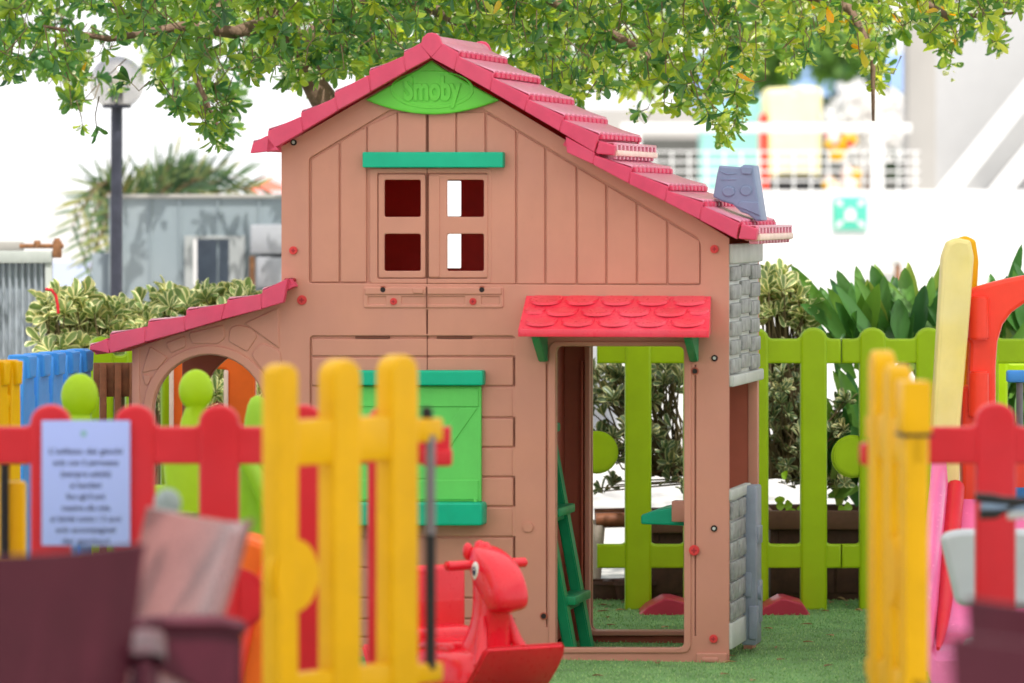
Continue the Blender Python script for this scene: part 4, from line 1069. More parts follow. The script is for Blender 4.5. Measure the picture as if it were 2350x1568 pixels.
for c,a in zip(cs,ax):
    a=a.normalized(); k=c-a*.05; q.tube([c+a*.005,k,k+Vector((random.gauss(0,.03),random.gauss(0,.03),random.uniform(.03,.09)))],[.0016,.002,.0026],5,cap=False)
q.build('twigs', tree, smooth=60)
cs2=[];ax2=[]
for i in range(620):
    px=random.uniform(330,2050); e=float(np.interp(px,ex,ey))-50; py=e-(e+120)*random.random()
    if 1640<px<1900 and random.random()<.5: continue
    cs2.append(W(px,py,random.uniform(22,25))); ax2.append(Vector((random.gauss(0,.6),random.gauss(0,.6),random.uniform(-.8,.8))))
leaf_mesh('rear_crown',[TL],*whorls(cs2,ax2,(6,11),(.05,.09),(.3,.45),(.45,1.45)),parent=tree)
# little pale flower/fruit clusters
fp=[];
for c,a in zip(cs,ax):
    if random.random()<(.25 if c.x<.3 else .65):
        for k in range(random.randint(5,12)): fp.append(c+a.normalized()*.01+Vector((random.gauss(0,.016),random.gauss(0,.016),random.gauss(0,.016))))
leaf_mesh('blossoms',[FLW],fp,[(random.gauss(0,1),random.gauss(0,1),random.gauss(0,1)) for _ in fp],[(random.gauss(0,1),random.gauss(0,1),random.gauss(0,1)) for _ in fp],[random.uniform(.010,.020) for _ in fp],[random.uniform(.009,.017) for _ in fp],[random.random() for _ in fp],parent=tree)
Yt=19.2
q = MB(BARK)
q.tube([W(960,1480,Yt)+Vector((0,0,0)),W(950,1100,Yt),W(915,700,Yt),W(860,430,Yt),W(775,280,Yt),W(728,205,Yt),W(700,150,Yt),W(682,100,Yt-.05),W(640,40,Yt-.1),W(560,-60,Yt-.2),W(430,-200,Yt-.3)],
       [.13,.12,.11,.085,.060,.050,.048,.046,.040,.032,.02],14)
q.build('trunk', tree, smooth=70)
q = MB(BARK)
limbs=[[W(682,110,Yt),W(760,40,Yt+.1),W(900,-30,Yt+.2),W(1100,-110,Yt+.1),W(1400,-170,Yt)],[W(640,45,Yt-.1),W(540,75,Yt-.4),W(420,60,Yt-.6),W(250,90,Yt-.7),W(100,60,Yt-.8)],
 [W(900,-30,Yt+.2),W(1050,50,Yt-.3),W(1180,90,Yt-.6)],[W(1100,-110,Yt),W(1300,20,Yt-.3),W(1480,120,Yt-.5),W(1560,220,Yt-.6)],[W(1400,-170,Yt),W(1700,-60,Yt-.2),W(1950,20,Yt-.5),W(2003,120,Yt-.5),W(2004,278,Yt-.5)],
 [W(1700,-60,Yt),W(2000,-60,Yt),W(2180,40,Yt-.2),W(2330,30,Yt-.3)],[W(560,-60,Yt-.2),W(480,60,Yt-.5),W(440,160,Yt-.6),W(500,290,Yt-.6)]]
for L__ in limbs:
    q.tube(L__, [ .026*(1-i/(len(L__)-1))+.005 for i in range(len(L__))], 9)
q.build('limb', tree, smooth=70)
# variegated shrubs left
def shrub(name, label, group, blobs, nw, mats, L, Wd, vari, stem=None, cat='shrub', axup=.7):
    s = empty(name, (0,0,0), 0, label, cat, group)
    C=[];A=[]
    tot=sum(b_[3]*b_[4] for b_ in blobs)
    for (px,py,Y,rx,ry,ryd) in blobs:
        for k in range(int(nw*rx*ry/tot)):
            while True:
                x,y,z=[random.uniform(-1,1) for _ in range(3)]
                if x*x+y*y+z*z<1: break
            c=W(px,py,Y)+Vector((x*rx*Y/FPX, y*ryd, z*ry*Y/FPX)); C.append(c); A.append(Vector((x*.7+random.gauss(0,.3),y*.7-.2+random.gauss(0,.3),axup+z*.4)))
    P,D,N,L2,W2_,R2=whorls(C,A,(6,10),L,Wd,(.3,1.35))
    leaf_mesh('foliage',mats,P,D,N,L2,W2_,R2,vari=vari,parent=s,droop=.08)
    q=MB(TWIG)
    for c,a in random.sample(list(zip(C,A)),min(len(C),120)):
        base = stem(c) if stem else Vector((c.x+random.gauss(0,.03),c.y,max(.35,c.z-.5)))
        mid=(c+base)/2+Vector((random.gauss(0,.03),random.gauss(0,.03),0)); q.tube([c,mid,base],[.0025,.004,.006],5,cap=False)
    q.build('stems', s, smooth=60)
    return s
gS='variegated shrubs in the planters'
shrub('variegated_shrub','cream-edged variegated shrub behind the blue fence at far left',gS,[(190,735,19.4,105,75,.25),(125,700,19.4,35,45,.15),(150,790,19.3,70,60,.2),(255,770,19.4,60,60,.2)],112,(EG,EC),(.052,.088),(.40,.54),True)
shrub('variegated_shrub','cream-edged variegated shrub showing above the lean-to roof',gS,[(380,730,19.5,95,50,.25),(470,712,19.5,110,40,.25),(545,700,19.5,60,36,.2),(380,670,19.5,10,22,.05),(575,672,19.5,14,20,.05),(330,760,19.5,60,50,.2),(620,720,19.6,50,50,.2)],112,(EG,EC),(.052,.088),(.40,.54),True)
shrub('variegated_shrub','variegated shrub seen through the archway beside the orange frame',gS,[(380,900,19.3,35,60,.2),(505,900,19.3,40,70,.2),(590,930,19.3,30,60,.2)],90,(EG,EC),(.045,.075),(.34,.46),True)
def stemto(px,Y):
    b_=Vector((GX(px,Y),Y,.45))
    return lambda c: b_+Vector((random.gauss(0,.05),random.gauss(0,.05),0))
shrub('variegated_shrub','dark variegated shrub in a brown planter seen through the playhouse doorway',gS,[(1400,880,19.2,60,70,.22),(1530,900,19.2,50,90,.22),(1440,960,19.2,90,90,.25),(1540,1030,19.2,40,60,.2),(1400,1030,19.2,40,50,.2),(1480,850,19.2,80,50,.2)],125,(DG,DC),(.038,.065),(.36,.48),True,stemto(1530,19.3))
shrub('variegated_shrub','variegated shrub right of the playhouse with sunlit top',gS,[(1785,690,19.3,60,60,.22),(1770,650,19.3,35,30,.12),(1840,720,19.3,35,45,.15)],90,(EG,EC),(.045,.075),(.34,.46),True,stemto(1820,19.4))
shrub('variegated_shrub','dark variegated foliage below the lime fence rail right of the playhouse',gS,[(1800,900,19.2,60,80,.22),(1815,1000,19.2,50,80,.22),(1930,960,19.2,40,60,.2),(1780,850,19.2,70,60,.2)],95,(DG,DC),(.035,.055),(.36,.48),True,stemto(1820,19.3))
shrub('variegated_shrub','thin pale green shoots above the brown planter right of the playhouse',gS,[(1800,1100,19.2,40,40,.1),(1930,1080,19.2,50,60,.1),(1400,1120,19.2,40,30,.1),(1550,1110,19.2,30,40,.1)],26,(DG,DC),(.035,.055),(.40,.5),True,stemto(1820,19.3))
# heart-leaved creeper dots
hq=[]
for (x,y) in ((1808,1098),(1800,1165),(1790,1160),(1822,1168),(1955,1165),(1945,1168),(1800,1160),(1812,1166)): hq.append(W(x+random.gauss(0,3),y,19.0))
o=leaf_mesh('creeper',[leafmat('creeper_leaf',[(0,(.22,.42,.02)),(1,(.28,.50,.03))],.3,.4)],hq,[(random.gauss(0,.6),-.2,random.gauss(.2,.5)) for _ in hq],[(random.gauss(0,.2),-1,.3) for _ in hq],[.035]*len(hq),[.04]*len(hq),[random.random() for _ in hq])
tag(o,'bright green round-leaved creeper trailing over the brown planter rim','creeper plant')
# broad leaved plants
def broad(label, items, Y, dark=False):
    s=empty('broad_leaved_plant',(0,0,0),0,label,'plant','broad-leaved plants behind the lime fence')
    P=[];D=[];N=[];L1=[];W1=[];R1=[]
    for (bx,by,tx,ty,w,dy) in items:
        b_=W(bx,by,Y+random.uniform(-.1,.1)); t=W(tx,ty,Y+dy); d=t-b_
        P.append(b_);D.append(d);N.append((random.gauss(0,.4),-1+random.gauss(0,.3),.5));L1.append(d.length*1.04);W1.append(w*Y/FPX);R1.append(random.random())
    leaf_mesh('leaves',[BL_],P,D,N,L1,W1,R1,parent=s,wprof=(.25,.60,.95,.75,.38,.01),droop=.05,fold=.18)
    return s
random.seed(11)
it=[(1990,790,1925,625,44,.1),(2000,800,1968,615,38,0),(2045,790,1990,650,40,-.1),(2060,790,2010,610,46,.1),(2070,800,2062,690,48,-.1),(1960,790,1850,700,46,-.2),(1940,800,1890,700,38,0),(2090,790,2075,615,46,.1),(2110,790,2140,640,36,0),(2100,800,2120,660,44,-.1),(1980,800,1925,700,40,-.2),(2040,780,1965,700,36,0),(2130,790,2160,600,40,.1),(2080,800,2035,650,40,0),(1950,800,1960,720,36,-.2),(2010,800,2020,650,40,.15),(1970,790,1910,655,26,.2)]
it+=[(random.randint(1920,2200),random.randint(780,900),0,0,random.randint(32,52),random.uniform(-.2,.2)) for _ in range(46)]
it=[(a_,b__,(c_ if c_ else a_+random.gauss(0,70)),(d_ if d_ else b__-random.uniform(95,195)),e_,f_) for (a_,b__,c_,d_,e_,f_) in it]
broad('broad sword-leaved plant rising behind the lime fence left of the yellow slide side',it,19.3)
it=[(random.randint(1900,2080),random.randint(1040,1160),0,0,random.randint(44,66),random.uniform(-.2,.2)) for _ in range(34)]
it=[(a_,b__,a_+random.gauss(0,60),b__-random.uniform(120,240),e_,f_) for (a_,b__,c_,d_,e_,f_) in it]+[(1900,1140,1970,1120,40,-.1),(2020,1080,1920,860,44,0),(1985,1100,1905,960,44,0)]
broad('dark lower leaves between the lime pickets beside the right gate',it,19.25)
it=[(random.randint(2250,2460),random.randint(780,930),0,0,random.randint(34,54),random.uniform(-.2,.2)) for _ in range(70)]
it=[(a_,b__,a_+random.gauss(10,60),b__-random.uniform(110,230),e_,f_) for (a_,b__,c_,d_,e_,f_) in it]+[(2290,760,2345,570,32,0),(2270,740,2300,640,30,0),(2330,800,2345,640,36,0)]
it+=[(random.randint(2280,2400),random.randint(960,1100),random.randint(2280,2400),random.randint(800,900),44,0) for _ in range(16)]
broad('broad sword-leaved plant under the red arch at the right edge',it,19.35)
random.seed(5)
# planters
def planter(label, x0, x1, ytop, Y, depth=.4):
    p=empty('planter_box',(GX((x0+x1)/2,Y),Y,0),0,label,'planter','brown planters behind the lime fence')
    w=GX(x1,Y)-GX(x0,Y); h=GZ(ytop,Y)
    q=MB(BROWNP)
    for s in (-1,1): q.box((s*(w/2-.015),depth/2,h/2-.02),(.03,depth,h-.04),.006)
    q.box((0,.015,h/2-.02),(w-.06,.03,h-.04),.004); q.box((0,depth-.015,h/2-.02),(w-.06,.03,h-.04),.004); q.box((0,depth/2,.05),(w-.06,depth-.06,.02),.002)
    for k in range(int(w/.12)): q.box((-w/2+.06+k*.12,-.001,h/2-.05),(.110,.01,h-.16),.003)
    q.build('box',p)
    q=MB(plastic('planter_rim',(.16,.075,.05),.6,.2,.2,22)); q.box((0,-.004,h-.035),(w+.03,.05,.07),.008); q.box((0,depth,h-.035),(w+.03,.05,.07),.008)
    for s in (-1,1): q.box((s*(w/2),depth/2,h-.036),(.03,depth,.066),.008)
    q.build('rim',p)
    q=MB(SOIL); q.box((0,depth/2,h-.07),(w-.06,depth-.06,.05),.004); q.build('soil',p)
    return p
planter('long brown planter box behind the lime fence right of the playhouse',1768,2075,1172,18.95)
planter('brown planter box seen through the right side of the playhouse doorway',1495,1640,1180,18.95)
planter('brown planter box behind the archway and lean-to',290,720,1120,19.1)
planter('brown planter box under the right-hand broad-leaved plant',2110,2460,1120,18.98)
# pots through the doorway
for (x,y0,y1,r0,r1,lab) in ((1398,1400,1378,.06,.075,'low round clay pot on the paving seen at the left of the doorway'),(1450,1418,1385,.08,.10,'dark round pot behind the lime picket in the doorway')):
    Y=19.0; q=MB(BROWNP); zb=0; h=.075
    lathe_blob(q,[(0,r0,r0,0,0),(h*.8,r1,r1,0,0),(h*.82,r1*1.08,r1*1.08,0,0),(h,r1*1.08,r1*1.08,0,0),(h*.98,r1*.92,r1*.92,0,0),(h*.8,r1*.85,r1*.85,0,0)])
    o=q.build('flower_pot'); o.location=(GX(x,Y),Y,0); tag(o,lab,'pot')
tb=empty('pale_pot_stand',(GX(1392,19.1),19.1,0),0,'pale legged planter stand with brown rolled rim at the left of the doorway','planter stand')
q=MB(BROWNS); q.tube([(-.04,0,GZ(1195,19.1)),(.10,0,GZ(1193,19.1))],.028,14); q.tube([(-.04,.3,GZ(1195,19.1)),(.10,.3,GZ(1193,19.1))],.028,14); q.box((.03,.15,GZ(1195,19.1)),(.14,.3,.03),.005); q.build('rim',tb)
for (sx,sy) in ((-.03,0),(.10,0),(-.03,.3),(.10,.3)):
    q=MB(plastic('pale_leg',(.5,.42,.36),.6)); q.tube([(sx,sy,GZ(1205,19.1)),(sx-.012,sy,0)],[.026,.016],10); q.build('leg',tb)
# ------------------------------------------------------------------ background left
lamp=empty('globe_lamp',(GX(268,22),22,0),0,'grey lamp post with clear glass globe among the leaves at left','street lamp')
q=MB(LAMP); q.tube([(-.004,0,0),(-.002,0,1.0),(.0,0,GZ(246,22))],[.0275,.0268,.025],20); q.build('post',lamp)
q=MB(LAMP); q.cyl((0,0,GZ(243,22)),.063,.02,'z',28,.004); q.cyl((0,0,GZ(226,22)),.028,.07,'z',20,.004); q.build('collar',lamp)
q=MB(GLASS); q.sphere((0,0,GZ(190,22)),(.119,.119,.115),n=48); q.build('globe',lamp,smooth=60)
q=MB(plastic('bulb_white',(.7,.68,.62),.4)); q.cyl((0,0,GZ(205,22)),.016,.09,'z',14,.004); q.sphere((0,0,GZ(188,22)),(.03,.03,.04)); q.build('bulb',lamp,smooth=60)
Yc=24.5
ct=empty('grey_container',(0,0,0),0,'blue-grey metal container shed with a small window behind the lamp post','container shed')
q=MB(CONT)
A=W2(250,452,Yc); 
wallp=[W2(250,980,Yc),W2(250,452,Yc),W2(644,452,Yc),W2(760,452,Yc),W2(760,980,Yc)]
winh=[W2(442,655,Yc),W2(442,548,Yc),W2(528,548,Yc),W2(528,655,Yc)]
q.plate(wallp,[winh],v0=Yc,th=.06,bev=.004)
for x in (282,345,412,500,595): q.box2((GX(x,Yc)-.003,Yc-.012,.2),(GX(x,Yc)+.004,Yc+.002,GZ(455,Yc)),.002)
q.build('wall',ct)
q=MB(GREYW); q.box2((GX(246,Yc),Yc-.02,GZ(455,Yc)),(GX(760,Yc),Yc+.3,GZ(446,Yc)),.004); q.build('roof_edge',ct)
q=MB(plastic('window_frame_pale',(.38,.40,.40),.5)); 
q.plate([W2(424,690,Yc),W2(424,541,Yc),W2(562,541,Yc),W2(562,690,Yc)],[[W2(444,656,Yc),W2(444,549,Yc),W2(526,549,Yc),W2(526,656,Yc)]],v0=Yc-.03,th=.03,bev=.004); q.build('window_frame',ct)
q=MB(SLATE); q.box2((GX(440,Yc),Yc+.4,GZ(700,Yc)),(GX(560,Yc),Yc+.42,GZ(540,Yc)),.002); q.build('inner_panel',ct)
q=MB(CONT); q.box2((GX(206,Yc),Yc+.1,0),(GX(250,Yc),Yc+.5,GZ(582,Yc)),.01); q.build('side_unit',ct)
# white boxes stacked beside it
for i,(x0,y0,x1,y1,lab) in enumerate(((574,516,700,583,'upper of two white panels stacked against the container'),(588,590,700,660,'lower of two white panels stacked against the container'))):
    q=MB(plastic('box_white',(.36,.37,.40),.6)); Y=24.2; q.box2((GX(x0,Y),Y,GZ(y1,Y)),(GX(x1,Y),Y+.3,GZ(y0,Y)),.01); o=q.build('panel_box'); tag(o,lab,'panel','white panels by the container')
q=MB(RUST); Y=24.1; q.box2((GX(572,Y),Y,0),(GX(584,Y),Y+.05,GZ(588,Y)),.004); tag(q.build('rusty_post'),'rusty narrow post below the white panels left of the playhouse','post')
# corrugated sheet
cg=empty('corrugated_gate',(0,0,0),0,'galvanised corrugated metal gate with rusty hinge at the left edge','metal gate')
Y=21.0; q=MB(CORR); rows=[[],[]]
for k in range(0,49):
    x=GX(-60+ (116+60)*k/48,Y); yy_=Y+(.022 if k%4 in (0,1) else 0); rows[0].append((x,yy_,.02)); rows[1].append((x,yy_,GZ(604,Y)))
q.grid(rows); q.build('sheet',cg,smooth=0)
q=MB(PALEG); q.box2((GX(-60,Y),Y-.03,GZ(604,Y)),(GX(120,Y),Y+.03,GZ(576,Y)),.004); q.box2((GX(104,Y),Y-.02,.02),(GX(120,Y),Y+.03,GZ(604,Y)),.004); q.build('frame',cg)
q=MB(RUST); q.tube([W(45,565,Y),W(146,565,Y)],.010,10); q.box2((GX(122,Y),Y-.03,GZ(592,Y)),(GX(141,Y),Y+.03,GZ(552,Y)),.006); q.box2((GX(78,Y),Y-.02,GZ(570,Y)),(GX(93,Y),Y+.02,GZ(552,Y)),.006); q.cyl(W(131,551,Y),.012,.014,'z',12); q.build('hinge',cg)
q=MB(GREYW,RUST); q.box2((GX(-60,Y),Y+.05,GZ(576,Y)),(GX(50,Y),Y+.1,GZ(555,Y)),.004); q.build('bracket',cg)
q=MB(LILAC); Y=29; q.box2((GX(60,Y),Y,0),(GX(215,Y),Y+.2,GZ(600,Y)),.01); tag(q.build('low_wall'),'pale lilac low wall between the metal gate and the container','wall')
# red hose curl in shrub
q=MB(RED); Y=19.1; q.tube([W(104,664,Y),W(118,666,Y),W(128,678,Y),W(132,700,Y),W(134,720,Y)],[.006]*5,8); tag(q.build('red_hose'),'red hose end curling out of the far left shrub','hose')
# palms
def palm(label, cx, cy, Y, fr):
    s=empty('palm',(0,0,0),0,label,'palm','palms around the container')
    P=[];D=[];N=[];L1=[];W1=[];R1=[]; q=MB(TWIG)
    o=W(cx,cy,Y)
    for (tx,ty,sag,dy) in fr:
        t=W(tx,ty,Y+dy); prev=None; pts=[]
        for k in range(15):
            f=k/14; p=o.lerp(t,f)+Vector((0,0,sag*math.sin(math.pi*f))); pts.append(p)
        q.tube(pts,[.010*(1-i/15)+.003 for i in range(15)],6)
        for k in range(2,15):
            for s_ in (-1,1):
                for u_ in range(1):
                    p=pts[k]; tg=(pts[k]-pts[k-1]).normalized(); side=tg.cross(Vector((0,1,.1))).normalized()*s_
                    P.append(p+tg*random.uniform(-.02,.02));D.append(tg*1.1+side*random.uniform(.5,.9)+Vector((0,random.gauss(0,.35),-.15)));N.append((0,-1,.2));L1.append(random.uniform(.16,.28)*(1.15-.6*k/14));W1.append(.016);R1.append(random.random())
    q.build('stalks',s); leaf_mesh('fronds',[PL_],P,D,N,L1,W1,R1,parent=s,wprof=(.5,.9,1,.7,.4,.01),droop=.1,fold=.1)
    q=MB(BARK); q.tube([Vector((o.x,o.y,0)),Vector((o.x,o.y,o.z))],[.16,.13],12); q.build('trunk',s)
    return s
palm('feathery palm rising above the container roof with fronds drooping left of the lamp post',330,520,26,[(345,395,.05,.2),(395,375,.05,0),(445,382,.05,.3),(500,388,.05,0),(550,405,.05,0),(470,410,.05,0),(590,430,.05,0),(420,400,.05,0),
 (185,560,.22,-.9),(165,520,.22,-.9),(205,620,.20,-1.1),(190,600,.2,-1.0),(235,620,.15,-1.2),(170,480,.18,-.8),(230,430,.10,-.5),(215,585,.2,-1.0)])
# coral parasol tip
q=MB(plastic('coral_cloth',(.75,.18,.12),.7)); Y=36; lathe_blob(q,[(GZ(440,Y),.17,.17,0,0),(GZ(425,Y),.12,.12,0,0),(GZ(410,Y),.01,.01,.0,0)]); q.cyl((0,0,GZ(440,Y)/2),.02,GZ(440,Y),'z',10)
o=q.build('parasol'); o.location=(GX(612,Y),Y,0); tag(o,'coral parasol top showing behind the container beside the playhouse','parasol')
# ------------------------------------------------------------------ background right: terrace
Y=32.0
tw=MB(CONCW); tw.box2((GX(1420,Y),Y,0),(GX(3000,Y),Y+14,GZ(437,Y)),.01); tag(tw.build('terrace_wall'),'white retaining wall of the raised terrace carrying the green sign','wall')
ra=empty('terrace_railing',(0,0,0),0,'white metal railing with wire mesh on top of the terrace wall','railing')
Yr=32.1
q=MB(CONCW); q.box2((GX(1425,Yr),Yr,GZ(305,Yr)),(GX(2092,Yr),Yr+.06,GZ(283,Yr)),.006); q.build('handrail',ra)
for x in (1440,1998,2012): 
    if x==2012: continue
    q=MB(CONCW); q.box2((GX(x,Yr),Yr+.005,GZ(437,Yr)),(GX(x+31,Yr),Yr+.055,GZ(306,Yr)),.004); q.build('post',ra)
q=MB(CONCW)
x=1500
while x<2112:
    q.box2((GX(x,Yr),Yr+.02,GZ(437,Yr)),(GX(x+4,Yr),Yr+.04,GZ(346,Yr)),.001); x+=40
for y in (346,369,391,413): q.box2((GX(1440,Yr),Yr+.041,GZ(y+4,Yr)),(GX(2112,Yr),Yr+.060,GZ(y,Yr)),.001)
q.build('mesh',ra)
q=MB(GREYW); Yk=32.9; q.box2((GX(2083,Yk),Yk,1.4),(GX(2148,Yk),Yk+.4,4.2),.01); tag(q.build('column'),'pale grey square column standing at the right end of the railing','column')
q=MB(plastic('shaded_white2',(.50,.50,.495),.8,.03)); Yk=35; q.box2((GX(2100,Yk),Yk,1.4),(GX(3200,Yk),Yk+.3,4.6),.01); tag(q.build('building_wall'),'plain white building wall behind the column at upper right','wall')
st_=empty('wall_light_bands',(0,0,0),0,'white sloping slabs standing in for light bands on the wall at the upper right','light bands')
Yk=34.6
for dx in (0,120,240):
    q=MB(CONCW); q.plate([W2(2150+dx,437,Yk),W2(2350+dx,190,Yk),W2(2460+dx,60,Yk),W2(2510+dx,60,Yk),W2(2400+dx,190,Yk),W2(2205+dx,437,Yk)],(),v0=Yk,th=.12,bev=.005); q.build('light_band',st_)  # made-up slabs draw the diagonal light and shadow bands on the wall
q=MB(GREYW); Yk=41; q.box2((GX(1250,Yk),Yk,1.4),(GX(1620,Yk),Yk+.3,2.25),.01); tag(q.build('low_building'),'low grey building behind the left end of the railing','building')
# assembly point sign
sg=empty('assembly_sign',(GX(1951,Y),Y-.012,GZ(490,Y)),0,'green assembly point sign on the white terrace wall','sign')
s_=Y/FPX
q=MB(SIGNG); q.box((0,0,0),(78*s_,.02,76*s_),.001); q.build('panel',sg)
q=MB(GLOSSW)
for sx in (-1,1):
    for sz_ in (-1,1):
        # arrow pointing to the centre
        Mx=Matrix.Translation((sx*25*s_,-.0115,sz_*24*s_)) @ Matrix.Rotation(math.atan2(-sz_,-sx)*-1,4,'Y')
        q.plate([(-11*s_,-4*s_),(0,-4*s_),(0,-9*s_),(11*s_,0),(0,9*s_),(0,4*s_),(-11*s_,4*s_)],(),v0=0,th=.003,bev=.0003,M=Mx)
for (dx,dz,rr) in ((-8,4,4.5),(8,4,4.5),(0,9,5)): q.cyl((dx*s_,-.0125,dz*s_),rr*s_,.003,'y',16)
for (dx,dz,w_,h_) in ((-8,-8,10,18),(8,-8,10,18),(0,-5,9,22)): q.plate(rect((dx-w_/2)*s_,(dz-h_/2)*s_,(dx+w_/2)*s_,(dz+h_/2)*s_,3*s_),(),v0=-.0142 if dx else -.0150,th=.003,bev=.0003)
q.build('pictogram',sg)
# small wooden bracket on the terrace wall
q=MB(RUST,PALEG); Yk=31.8; q.box2((GX(2055,Yk),Yk,GZ(680,Yk)),(GX(2068,Yk),Yk+.1,GZ(600,Yk)),.004); q.box2((GX(2005,Yk),Yk-.02,GZ(606,Yk)),(GX(2066,Yk),Yk+.16,GZ(596,Yk)),.004,1); tag(q.build('wall_bracket'),'weathered post with pale cap against the white wall above the broad leaves','post')
q=MB(SLATE); Yk=28; q.box2((GX(1920,Yk),Yk,GZ(683,Yk)),(GX(2070,Yk),Yk+.1,GZ(678,Yk)),.002); q.box2((GX(1985,Yk),Yk,0),(GX(1995,Yk),Yk+.1,GZ(684,Yk)),.002); tag(q.build('low_rail'),'thin dark rail in front of the white wall between the plants','rail')
# things on the terrace
Yk=36; zt=1.571
ride=empty('yellow_ride',(GX(1822,Yk),Yk,zt),0,'cream and yellow covered ride-on machine with red edge behind the railing','ride')
q=MB(plastic('sunlit_yellow',(.95,.86,.46),.5)); 
k_=Yk/FPX
q.plate(rnd([(-60*k_,30*k_),(-68*k_,236*k_),(-5*k_,240*k_),(0,228*k_),(6*k_,242*k_),(66*k_,238*k_),(60*k_,30*k_)],.04),(),v0=0,th=.5,bev=.04); q.build('body',ride,smooth=60)
q=MB(TOMATO); q.box((-66*k_,.2,90*k_),(.06,.4,.55),.02); q.build('side_trim',ride)
q=MB(BLACK); q.box((5*k_,.1,15*k_),(.30,.4,.12),.02); q.build('base',ride)
q=MB(MINT); Yk=37; q.box2((GX(1608,Yk),Yk,1.571),(GX(1756,Yk),Yk+.5,GZ(238,Yk)),.02); q.plate(rnd([W2(1690,300,Yk),W2(1735,225,Yk),W2(1760,225,Yk),W2(1760,300,Yk)],.02),(),v0=Yk-.01,th=.3,bev=.01); tag(q.build('mint_cabinet'),'mint green cabinet behind the railing left of the yellow ride','cabinet')
q=MB(plastic('mid_grey',(.16,.16,.15),.7)); Yk=38; q.box2((GX(1880,Yk),Yk,1.571),(GX(1940,Yk),Yk+.4,GZ(240,Yk)),.02); tag(q.build('grey_cabinet'),'mid grey box right of the yellow ride on the terrace','cabinet')
q=MB(plastic('parapet_dark',(.10,.10,.09),.9)); Yk=39.5; q.box2((GX(1430,Yk),Yk,1.4),(GX(2085,Yk),Yk+.1,GZ(318,Yk)),.01); tag(q.build('dark_parapet'),'dark low parapet seen through the railing mesh','parapet')
q=MB(YEL,TOMATO,CREAM)
for k in range(26):
    p=W(random.uniform(1893,1965),random.uniform(300,425),34.5+random.random()*.4); q.sphere(p,random.uniform(.025,.055),random.choice((0,0,1,2)),10)
q.box2((GX(1895,34.8),34.6,1.571),(GX(1965,34.8),34.9,1.62),.01,2)
tag(q.build('flowering_plant'),'red and yellow flowering plant behind the railing mesh','plant')
# white-blossom bush
def blob_bush(label,cx,cy,rx,ry,Y,n,mat,size,wf=.6,trunk=True,nm='blossom_bush',cat='bush'):
    s=empty(nm,(0,0,0),0,label,cat); P=[];
    for k in range(n):
        while True:
            x,y,z=[random.uniform(-1,1) for _ in range(3)]
            if x*x+y*y+z*z<1: break
        P.append(W(cx,cy,Y)+Vector((x*rx*Y/FPX,y*rx*Y/FPX*.6,z*ry*Y/FPX)))
    leaf_mesh('crown',[mat],P,[(random.gauss(0,1),random.gauss(0,1),random.gauss(0,1)) for _ in P],[(random.gauss(0,.6),-1,random.gauss(.6,.6)) for _ in P],[random.uniform(*size) for _ in P],[random.uniform(*size)*wf for _ in P],[random.random() for _ in P],parent=s)
    if trunk: q=MB(BARK); o=W(cx,cy,Y); q.tube([Vector((o.x,o.y,0)),o],[.08,.04],10); q.build('trunk',s)
    return s
DKG=leafmat('far_dark_green',[(0,(.02,.05,.02)),(1,(.06,.10,.04))],.2,.5)
WHB=leafmat('far_white_bloom',[(0,(.6,.6,.58)),(1,(.8,.78,.76))],.4,.5)
blob_bush('dark bush beyond the terrace under white blossom',1985,300,105,110,38.5,900,DKG,(.08,.14))
blob_bush('white blossoming shrub beside the column behind the railing',1985,290,95,95,37.6,330,WHB,(.07,.13),.9)
MGR=leafmat('far_mid_green',[(0,(.05,.14,.03)),(1,(.16,.30,.06))],.4,.5)
blob_bush('soft blurred green tree above the yellow ride',1770,60,95,150,44,1300,MGR,(.10,.2),.4,nm='far_tree',cat='tree')
blob_bush('soft blurred green tree far behind the railing post',1930,110,80,85,46,600,MGR,(.10,.2),.4,nm='far_tree',cat='tree')
BLU=plastic('hazy_blue',(.28,.42,.72),.8,.1)
q=MB(BLU); Yk=60; q.box2((GX(1600,Yk),Yk,0),(GX(2100,Yk),Yk+3,GZ(120,Yk)),.02); tag(q.build('sea_haze_slab'),'hazy pale blue slab standing in for the sea far beyond the terrace','building')  # made-up blue slab fills in for the distant hazy sea
# added tree, out of view: its crown is put there to dapple the chairs
tt=empty('unseen_dapple_tree',(0,0,0),0,'added leafy tree out of view whose crown dapples the maroon chairs','tree')
P=[]
for k in range(2150):
    P.append(Vector((random.uniform(-1.6,3.4),random.uniform(7.4,8.75),random.uniform(2.75,3.35))) if k<1900 else Vector((random.uniform(-1.2,.6),random.uniform(8.7,9.5),random.uniform(2.75,3.2))))
leaf_mesh('crown',[TL],P,[(random.gauss(0,1),random.gauss(0,1),random.gauss(0,.5)) for _ in P],[(random.gauss(0,.4),random.gauss(0,.4),1) for _ in P],[random.uniform(.10,.17) for _ in P],[random.uniform(.04,.07) for _ in P],[random.random() for _ in P],parent=tt)
q=MB(BARK); q.tube([(3.0,8.2,0),(2.9,8.3,1.5),(2.5,8.4,2.6),(1.6,8.5,2.95),(.3,8.6,3.05)],[.09,.08,.06,.035,.015],12); q.build('trunk',tt)
# ------------------------------------------------------------------ setting
def plane(name,x0,y0,x1,y1,z,mat,kind='structure'):
    me=bpy.data.meshes.new(name); me.from_pydata([(x0,y0,z),(x1,y0,z),(x1,y1,z),(x0,y1,z)],[],[(0,1,2,3)]); me.materials.append(mat)
    o=bpy.data.objects.new(name,me); COL.objects.link(o); o['kind']=kind; return o
plane('ground',-600,-100,600,2500,0,PAVE)
turf=plane('turf_carpet',-5,11.2,5,19.35,.004,TURF)
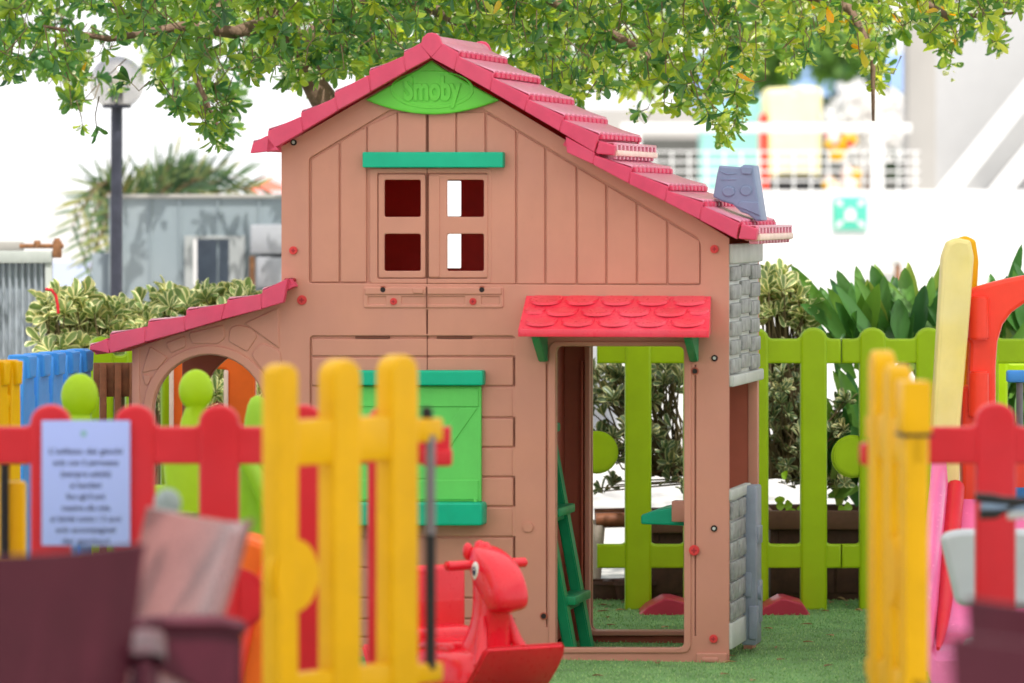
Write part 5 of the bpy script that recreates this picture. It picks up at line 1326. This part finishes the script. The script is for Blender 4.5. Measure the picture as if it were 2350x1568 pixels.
# grass blades give the turf pile
gp=[];gd=[]
for k in range(26000):
    Yg=random.uniform(14.2,19.0); x=random.uniform(GX(1200,Yg),GX(2180,Yg)) ; gp.append((x,Yg,.003)); gd.append((random.gauss(0,.5),random.gauss(0,.5),1))
o=leaf_mesh('turf_pile',[leafmat('turf_blade',[(0,(.10,.24,.07)),(.6,(.18,.37,.12)),(1,(.36,.52,.22))],.2,.6)],gp,gd,[(random.gauss(0,1),-1,0) for _ in gp],[random.uniform(.006,.010) for _ in gp],[.003]*len(gp),[random.random() for _ in gp],droop=.3)
o['kind']='stuff'; o['label']='short green artificial grass pile on the play area'; o['category']='grass'
# fallen dry leaves by the fence foot
fp=[]
for k in range(95):
    Yg=random.uniform(18.35,19.0) if k<60 else random.uniform(14.5,18.4); fp.append((random.uniform(GX(1360,Yg),GX(2000,Yg)),Yg,.008))
o=leaf_mesh('fallen_leaves',[leafmat('dry_leaf',[(0,(.18,.09,.04)),(1,(.40,.26,.12))],.2,.6)],fp,[(random.gauss(0,1),random.gauss(0,1),.1) for _ in fp],[(0,0,1)]*len(fp),[random.uniform(.03,.05) for _ in fp],[.018]*len(fp),[random.random() for _ in fp])
o['kind']='stuff'; o['label']='dry fallen leaves on the turf along the lime fence'; o['category']='leaves'
# added sail, out of view, put in to keep the sun off the playground
sail=empty('unseen_shade_sail',(0,0,0),0,'added off-white shade sail on posts, out of view, shading the playground','shade sail')
q=MB(SAIL); SX0,SX1,SY0,SY1=-5.5,5.6,9.45,17.7
rows=[]
for i in range(13):
    r=[]
    for j in range(13):
        a_,b2=i/12,j/12; r.append((SX0+(SX1-SX0)*b2, SY0+(SY1-SY0)*a_, 3.15-.25*math.sin(math.pi*a_)*math.sin(math.pi*b2)))
    rows.append(r)
q.grid(rows); q.build('fabric',sail,smooth=60)
for x in (SX0,SX1):
    for y in (SY0,SY1):
        q=MB(STEEL); q.cyl((x,y,1.6),.05,3.2,'z',16); q.build('post',sail)
# ------------------------------------------------------------------ light, sky, camera
sd=Vector((.18,-.42,.89)).normalized()
elev=math.asin(sd.z); az=math.atan2(sd.x,sd.y)
su=bpy.data.lights.new('sun','SUN'); su.energy=5.0; su.angle=R(.53); su.color=(1,.955,.89)
so_=bpy.data.objects.new('sun',su); COL.objects.link(so_); so_.rotation_euler=sd.to_track_quat('Z','Y').to_euler()
w=bpy.data.worlds.new('World'); sc.world=w; w.use_nodes=True; nt=w.node_tree
sky=nt.nodes.new('ShaderNodeTexSky'); sky.sky_type='NISHITA'; sky.sun_disc=False; sky.sun_elevation=elev; sky.sun_rotation=az
sky.dust_density=3.0; sky.air_density=1.2; sky.ozone_density=1.0
tcw=nt.nodes.new('ShaderNodeTexCoord'); sx_=nt.nodes.new('ShaderNodeSeparateXYZ'); nt.links.new(tcw.outputs['Generated'],sx_.inputs[0])
hz=nt.nodes.new('ShaderNodeMapRange'); hz.interpolation_type='SMOOTHSTEP'; hz.inputs['From Min'].default_value=.12; hz.inputs['From Max'].default_value=.62; hz.inputs['To Min'].default_value=1; hz.inputs['To Max'].default_value=.12
nt.links.new(sx_.outputs['Z'],hz.inputs['Value'])
hm=nt.nodes.new('ShaderNodeMix'); hm.data_type='RGBA'; nt.links.new(hz.outputs['Result'],hm.inputs['Factor']); nt.links.new(sky.outputs['Color'],hm.inputs['A']); hm.inputs['B'].default_value=(8.8,8.8,8.9,1)
nt.links.new(hm.outputs['Result'],nt.nodes['Background'].inputs['Color']); nt.nodes['Background'].inputs['Strength'].default_value=.15
cam=bpy.data.cameras.new('camera'); co=bpy.data.objects.new('camera',cam); COL.objects.link(co); sc.camera=co
co.location=(0,0,CAMH); co.rotation_euler=(R(90),0,0)
cam.sensor_width=36; cam.lens=36*FPX/2350
cam.shift_y=-(784-HY)/2350
cam.clip_end=4000; cam.clip_start=.1
cam.dof.use_dof=True; cam.dof.focus_distance=17.3; cam.dof.aperture_fstop=3.0; cam.dof.aperture_blades=9
sc.view_settings.view_transform='Standard'; sc.view_settings.look='None'; sc.view_settings.exposure=0; sc.view_settings.gamma=1
sc.cycles.use_denoising=True
sc.cycles.max_bounces=8; sc.cycles.sample_clamp_indirect=8
